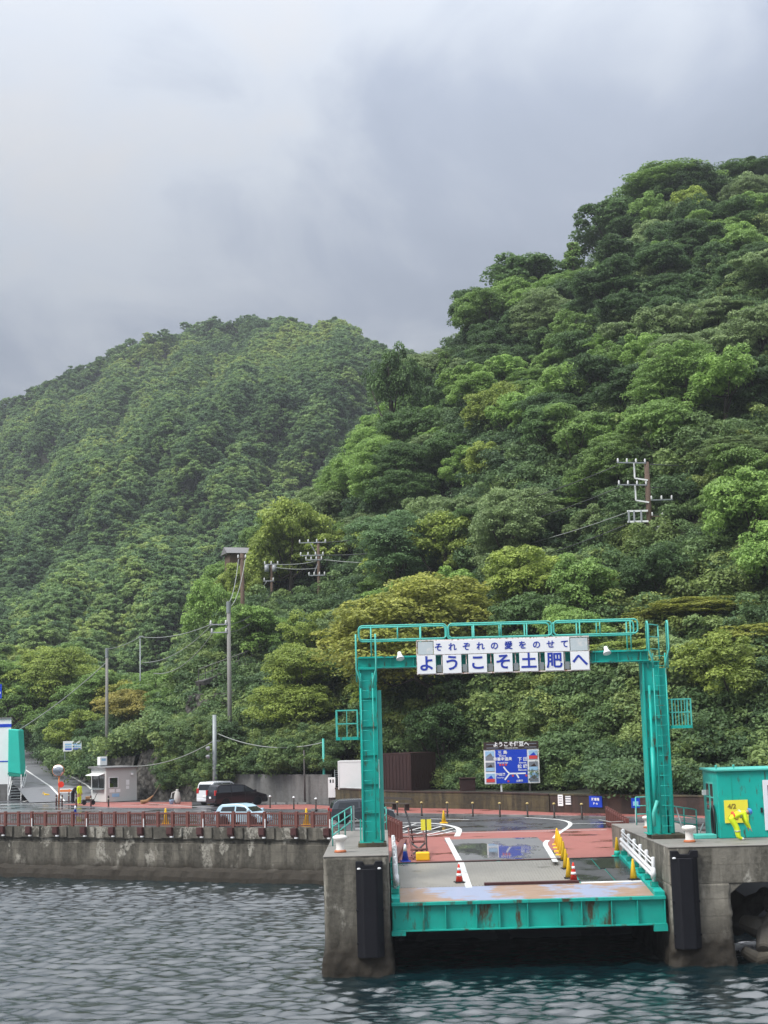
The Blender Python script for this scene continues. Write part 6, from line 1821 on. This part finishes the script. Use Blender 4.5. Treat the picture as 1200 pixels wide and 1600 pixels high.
for x in (-.75, .75): MB().box(x - .04, x + .04, .03, .09, -.4, hh + .4).build('post', M['pole_steel'], rsn)
# white harbour building with covered stair
hbd = thing('harbour_building', 'white building with blue bands and turquoise covered outside stair', 'building', (-38, 147, GZ))
HS = MB.build
def hb_build(self, *a_, **k_):
    self.v = [(x_ + 0.2, y_, z_) for x_, y_, z_ in self.v]
    return HS(self, *a_, **k_)
MB.build = hb_build
MB().prism([(-46, 145), (-36.05, 145), (-39.6, 156), (-50, 156)], (0, 0, GZ), (1, 0, 0), (0, 1, 0), (0, 0, 7.7)).build('wall', M['white_clean'], hbd, world=True)
MB().prism([(-46.1, 144.9), (-35.95, 144.9), (-39.5, 156.1), (-50, 156.1)], (0, 0, 11.002), (1, 0, 0), (0, 1, 0), (0, 0, .12)).build('roof', M['roof_grey'], hbd, world=True)
for z0, z1 in ((10.2, 10.5), (6.9, 7.0)): MB().box(-46, -36.04, 144.97, 145.0, z0, z1).build('blue_band', M['blue_sign'], hbd, world=True)
MB().box(-46, -36.1, 144.94, 144.995, GZ, GZ + 1.5).build('plinth', M['conc_dry'], hbd, world=True)
MB().hexa([(-36.0, 143.6, 5.9), (-34.75, 143.6, 5.7), (-34.75, 145.6, 5.7), (-36.0, 145.6, 5.9), (-36.0, 143.6, 10.0), (-35.0, 143.6, 9.9), (-35.0, 145.6, 9.9), (-36.0, 145.6, 10.0)]).build('stair_cover', M['awning'], hbd, world=True, bevel=.08)
MB().hexa([(-36.02, 143.58, 5.55), (-34.7, 143.58, 5.5), (-34.7, 145.6, 5.5), (-36.02, 145.6, 5.55), (-36.0, 143.58, 5.895), (-34.73, 143.58, 5.695), (-34.73, 145.6, 5.695), (-36.0, 145.6, 5.895)]).build('cover_valance', M['awning_dark'], hbd, world=True)
for k in range(9): MB().box(-35.9, -34.8, 143.7 + k * .2, 143.95 + k * .2, GZ + .25 * k + .12, GZ + .25 * k + .2).build('stair_tread', M['pole_steel'], hbd, world=True)
for x in (-35.95, -34.72):
    MB().bar((x, 143.6, GZ + .1), (x, 145.7, GZ + 2.3), .05, .25).build('stair_string', M['white_clean'], hbd, world=True)
    MB().tube([(x, 143.6, GZ), (x, 143.6, GZ + 2.4)], .05, 6).build('stair_post', M['white_clean'], hbd, world=True)
    MB().tube([(x, 143.6, GZ + 1.0), (x, 145.6, GZ + 3.1)], .04, 6).build('stair_rail', M['white_clean'], hbd, world=True)
MB.build = HS
bsn = thing('edge_sign', 'narrow blue sign on a pole at the picture edge above the white building', 'sign', (*at(-8, 1100, 158)[:2], GZ))
MB().tube([(0, 0, 0), (0, 0, 11.6)], .08, 8).build('pole', M['pole_steel'], bsn); MB().box(-.1, .72, -.08, -.02, 10.0, 11.5).build('sign_panel', M['blue_sign'], bsn); MB().box(.0, .6, -.09, -.082, 10.5, 10.7).build('print_line', M['white_clean'], bsn)

# ------------------------------------------------------------------ utility poles and cables
def pole(label, px, Yd, top, base_z, r, mat, group='utility poles', name='utility_pole', px_base=None):
    p = at(px, top, Yd)
    t = thing(name, label, 'pole', (p.x, p.y, base_z), 0, group)
    h = p.z - base_z
    MB().tube([(0, 0, -.5), (0, 0, h)], [r * 1.35, r], 12).build('shaft', mat, t, smooth=True)
    return t, h
def crossarm(t, z, w, off=0.0, n=3, mat=None, ang=0.0):
    a = Matrix.Rotation(ang, 3, 'Z')
    o = MB().bar(a @ Vector((-w / 2 + off, -.14, z)), a @ Vector((w / 2 + off, -.14, z)), .1, .1).build('crossarm', mat or M['insulator'], t)
    for k in range(n):
        x = off - w / 2 + w * (k + .1) / max(n - .8, 1)
        MB().lathe([(.05, 0), (.10, .05), (.05, .1), (.11, .15), (.05, .2), (.09, .25), (.02, .32)], tuple(a @ Vector((x, -.14, z + .05))), 8).build('insulator', M['white_clean'], o, smooth=True)
    return o
tA, hA = pole('slender grey pole standing behind the ticket booth', 167, 143.5, 1013, 5.4, .13, M['pole_conc'])
MB().lathe([(.16, hA - .9), (.16, hA), (.05, hA + .02)], n=10).build('steel_cap', M['pole_steel'], tA)
tB, hB = pole('short steel pole with floodlights behind the white minivan', 335, 128, 1117, GZ, .17, M['pole_steel'])
for z in (hB - 3.4, hB - 2.7):
    o = MB().lathe([(.02, 0), (.10, .02), (.2, .25), (.02, .26)], n=12).build('floodlight', M['insulator'], tB, smooth=True); o.location = (-.45, -.2, z); o.rotation_euler = (R(120), 0, R(-30))
MB().bar((-.5, -.1, hB - 3.2), (.05, 0, hB - 3.2), .06, .06).build('lamp_arm', M['pole_steel'], tB)
MB().bar((0, -.1, hB - 2.2), (.5, -.1, hB - 2.2), .06, .06).build('cable_arm', M['pole_steel'], tB)
sf = thing('road_post', 'slim orange marker post behind the white minivan', 'post', (*gz(326.5, 1252)[:2], GZ))
MB().lathe([(.09, 0), (.08, .05), (.08, 2.5), (.12, 2.52), (.12, 2.6), (.02, 2.62)], n=10).build('post_body', M['yellow'], sf); MB().lathe([(.085, 1.5), (.085, 1.9)], n=10).build('band', M['orange'], sf)
pC = at(362, 1180, 131)
tC, hC = pole('tall pale concrete pole in front of the wooded bank', 357, 131, 940, 5.5, .16, M['pole_conc'])
MB().lathe([(.2, hC - 1.0), (.2, hC), (.05, hC + .02)], n=10).build('steel_cap', M['pole_steel'], tC)
crossarm(tC, hC - 2.0, 1.6, -.9, 2); crossarm(tC, hC - 2.7, 1.5, -.85, 2)
pD = at(378, 1060, 152)
tD, hD = pole('brown wooden pole rising from the dark walkway', 378, 152, 865, hz(pD.x, pD.y) - .2, .19, M['pole_wood'])
crossarm(tD, hD - .5, .9, 0, 2, M['pole_wood'])
def px_pole(label, px, Yd, top, r, mat):
    q_ = at(px, top, Yd)
    return pole(label, px, Yd, top, hz(q_.x, q_.y) - .3, r, mat)
tE, hE = px_pole('thin pole with grey transformer beside the skyline spur', 424, 166, 880, .14, M['pole_wood'])
for dx in (-.5, .35): MB().lathe([(.02, 0), (.26, .02), (.26, .75), (.02, .8)], (dx, -.2, hE - 1.0), 12).build('transformer', M['insulator'], tE, smooth=True)
crossarm(tE, hE - .15, 1.6, 0, 3); crossarm(tE, hE - 2.0, 1.2, -.3, 2)
MB().tube([(-.5, -.2, hE - 2), (-.9, -.2, hE - 2.6), (-.4, -.2, hE - 3.2)], .04, 6).build('cable_loop', M['insulator'], tE)
tF, hF = px_pole('pole crowded with pale insulators above the big olive tree', 497, 162, 845, .16, M['pole_wood'])
for z, o_, w in ((hF - .2, -.6, 3.0), (hF - 1.6, -.7, 2.6), (hF - 2.1, -.5, 1.8), (hF - 3.8, -.2, 1.8)): crossarm(tF, z, w, o_, 4)
MB().bar((-.9, -.1, hF - .2), (.2, -.1, hF - 2.2), .08, .08).build('brace', M['insulator'], tF); MB().bar((.1, -.1, hF - 2), (-.5, -.1, hF - 3.6), .08, .08).build('brace', M['insulator'], tF)
tG, hG = px_pole('big brown pole with white crossarm brackets high on the wooded hill', 1010, 125, 722, .21, M['pole_wood'])
for z in (hG - .3, hG - 2.2):
    crossarm(tG, z + .2, 2.6, -1.4, 4, ang=R(12))
    MB().bar((-1.1, -.2, z + .2), (-1.1, -.2, z - 1.1), .12, .12).bar((-1.1, -.2, z - 1.1), (0, -.2, z - 1.3), .12, .12).build('bracket', M['white_clean'], tG)
MB().box(-1.9, -.15, -.35, -.2, hG - 4.3, hG - 4.15).build('frame_bar', M['white_clean'], tG); MB().box(-1.9, -.15, -.35, -.2, hG - 5.2, hG - 5.05).build('frame_bar', M['white_clean'], tG)
for x in (-1.85, -1.4, -.8): MB().box(x, x + .14, -.36, -.21, hG - 5.2, hG - 4.2).build('switch_box', M['insulator'], tG)
crossarm(tG, hG - 3.3, 1.9, 1.1, 3, M['pole_steel']); crossarm(tG, hG - 4.7, 1.9, 1.1, 3, M['pole_wood'])
MB().lathe([(.02, 0), (.36, .02), (.36, 1.0), (.3, 1.08), (.02, 1.1)], (.75, -.25, hG - 6.6), 14).build('transformer', M['insulator'], tG, smooth=True)
for x in (1.3, 1.55): MB().lathe([(.07, 0), (.09, .3), (.07, .6), (.03, .62)], (x, -.25, hG - 5.9), 8).build('insulator', M['white_clean'], tG, smooth=True)
tH, hH = pole('slim pale green post beside the meter cabinet', 505, 120.5, 1154, GZ, .09, M['teal_pale'], name='lamp_post')
MB().lathe([(.12, 0), (.12, .3), (.09, .35)], n=8).build('post_base', M['pole_steel'], tH)
tI, hI = pole('very thin lamp pole on the bank above the stone wall', 219, 158, 995, hz(*at(219, 995, 158)[:2]) - .2, .06, M['pole_steel'], name='lamp_post')
MB().box(-.15, .35, -.1, .1, hI, hI + .1).build('lamp_head', M['pole_steel'], tI)
tJ, hJ = pole('dark thin post before the vine-covered wall', 475, 121, 1172, GZ, .06, M['steel_dark'], name='lamp_post')
MB().lathe([(.1, 0), (.1, .25), (.06, .28)], n=8).build('post_base', M['steel_dark'], tJ)

def cable(label, a, b_, sag, r, mat, n=14):
    a, b_ = Vector(a), Vector(b_)
    pts = []
    for k in range(n + 1):
        f = k / n; p = a.lerp(b_, f); p.z -= sag * 4 * f * (1 - f); pts.append(p)
    o = MB().tube(pts, r, 5).build('power_cable', mat, smooth=True)
    return tag(o, label, 'cable', 'overhead cables')
def top(t, h, dz_=0.0, dx=0.0): return t.location + Vector((dx, 0, h - dz_))
cable('pale cable from the white building up to the slender grey pole', at(27, 1142, 144.5), top(tA, hA, 1.3), .35, .04, M['wire_pale'])
cable('cable from the slender grey pole to the thin lamp pole', top(tA, hA, .1), top(tI, hI, 0), .2, .04, M['wire_pale'])
cable('cable from the thin lamp pole to the tall concrete pole', top(tI, hI, 0), top(tC, hC, 1.9, -1.4), .5, .035, M['wire_pale'])
cable('upper cable drooping over the stone wall toward the concrete pole', at(222, 1035, 150), top(tC, hC, 2.0, -1.5), .9, .035, M['wire_pale'])
cable('lower cable drooping over the stone wall toward the concrete pole', at(240, 1052, 148), top(tC, hC, 2.7, -1.4), 1.1, .035, M['wire_pale'])
cable('pale cable from the booth roof to the floodlight pole', c0 + Vector((1.9, 1.9, HB + .1)), top(tB, hB, 2.2, -.1), .55, .035, M['wire_pale'])
cable('pale sagging cable from the floodlight pole to the pale green post', top(tB, hB, 1.6, .3), top(tH, hH, .3), .75, .04, M['wire_pale'])
cable('first of two cables from the concrete pole to the brown wooden pole', top(tC, hC, .1), top(tD, hD, .5, -.35), .9, .035, M['wire_pale'])
cable('second of two cables from the concrete pole to the brown wooden pole', top(tC, hC, .5), top(tD, hD, .5, .35), 1.2, .035, M['wire_pale'])
cable('cable from the concrete pole crossarm up to the transformer pole', top(tC, hC, 2.0), top(tE, hE, 3.2), .8, .035, M['wire'])
cable('second cable from the concrete pole crossarm to the transformer pole', top(tC, hC, 2.7), top(tE, hE, 4.0), .8, .035, M['wire'])
for k, (d1_, d2_) in enumerate(((.1, 2.2), (.4, 3.0))):
    cable(f'{"upper" if k == 0 else "lower"} cable linking the transformer pole and the insulator pole', top(tE, hE, d1_), top(tF, hF, d2_), .2, .04, M['wire_pale'])
nm4 = ['topmost', 'second', 'third', 'lowest']
for k, (d1_, x1_, d2_, x2_) in enumerate(((.2, -2.4, .2, 1.0), (2.1, -2.4, 1.6, .8), (4.3, -1.9, 2.1, .6), (5.3, -1.9, 3.8, .6))):
    cable(f'{nm4[k]} cable crossing the hill from the crossarm pole to the insulator pole', top(tG, hG, d1_, x1_), top(tF, hF, d2_, x2_), 1.2 + .3 * k, .04, M['wire_pale'] if k == 2 else M['wire'])
for k, (d1_, py_) in enumerate(((.2, 712), (2.2, 738), (4.6, 772))):
    cable(f'{nm4[k]} cable leaving the crossarm pole behind the grey green tree', top(tG, hG, d1_, .3), at(1215, py_, 133), .4, .04, M['wire'])

# hut roof and dark walkway on the wooded slope
p = at(374, 862, 176)
ht = thing('hillside_hut', 'small hut with grey gabled roof showing above the trees', 'hut', (p.x, p.y, p.z - 3.2), R(20))
MB().box(-1.5, 1.5, -1.2, 1.2, 0.2, 2.84).build('wall', M['pole_wood'], ht)
MB().prism([(-1.6, 2.85), (1.6, 2.85), (0, 3.7)], (-1.9, 0, 0), (0, 1, 0), (0, 0, 1), (3.8, 0, 0)).build('roof', M['roof_grey'], ht)
MB().box(-.3, .4, -1.22, -1.2, 1.2, 2.2).build('window', M['glass_dark'], ht)
a, c = at(312, 1068, 145), at(424, 1026, 150)
wk = thing('hill_walkway', 'dark sloping walkway with thin railings among the trees', 'walkway', tuple(a))
MB().bar(a, c, 1.6, .45).build('deck', M['steel_dark'], wk, world=True)
for k in range(12):
    q_ = a.lerp(c, k / 11); q_ = Vector((q_.x, q_.y - .75, q_.z))
    MB().tube([q_ + Vector((0, 0, .2)), q_ + Vector((0, 0, 1.35))], .04, 5).build('post', M['steel_dark'], wk, world=True)
    if k % 4 == 0: MB().tube([q_ + Vector((0, .7, 0)), q_ + Vector((0, .7, -3.5))], .12, 6).build('support', M['steel_dark'], wk, world=True)
for h in (.75, 1.35):
    MB().tube([a + Vector((0, -.75, h)), c + Vector((0, -.75, h))], .04, 5).build('rail', M['pole_conc'], wk, world=True)

# ------------------------------------------------------------------ damp sea air
hzb = MB().box(-900, 900, -30, 1400, -5, 330).build('haze', None)
hm = bpy.data.materials.new('haze_air'); hm.use_nodes = True
hn = hm.node_tree.nodes; hn.clear()
ho = hn.new('ShaderNodeOutputMaterial'); hv = hn.new('ShaderNodeVolumePrincipled')
hv.inputs['Color'].default_value = (.82, .88, .96, 1); hv.inputs['Density'].default_value = 0.00021; hv.inputs['Anisotropy'].default_value = 0.2
hm.node_tree.links.new(hv.outputs[0], ho.inputs['Volume'])
hzb.data.materials.append(hm)
tag(hzb, 'thin damp sea haze in front of the far mountain', 'haze', kind='stuff')
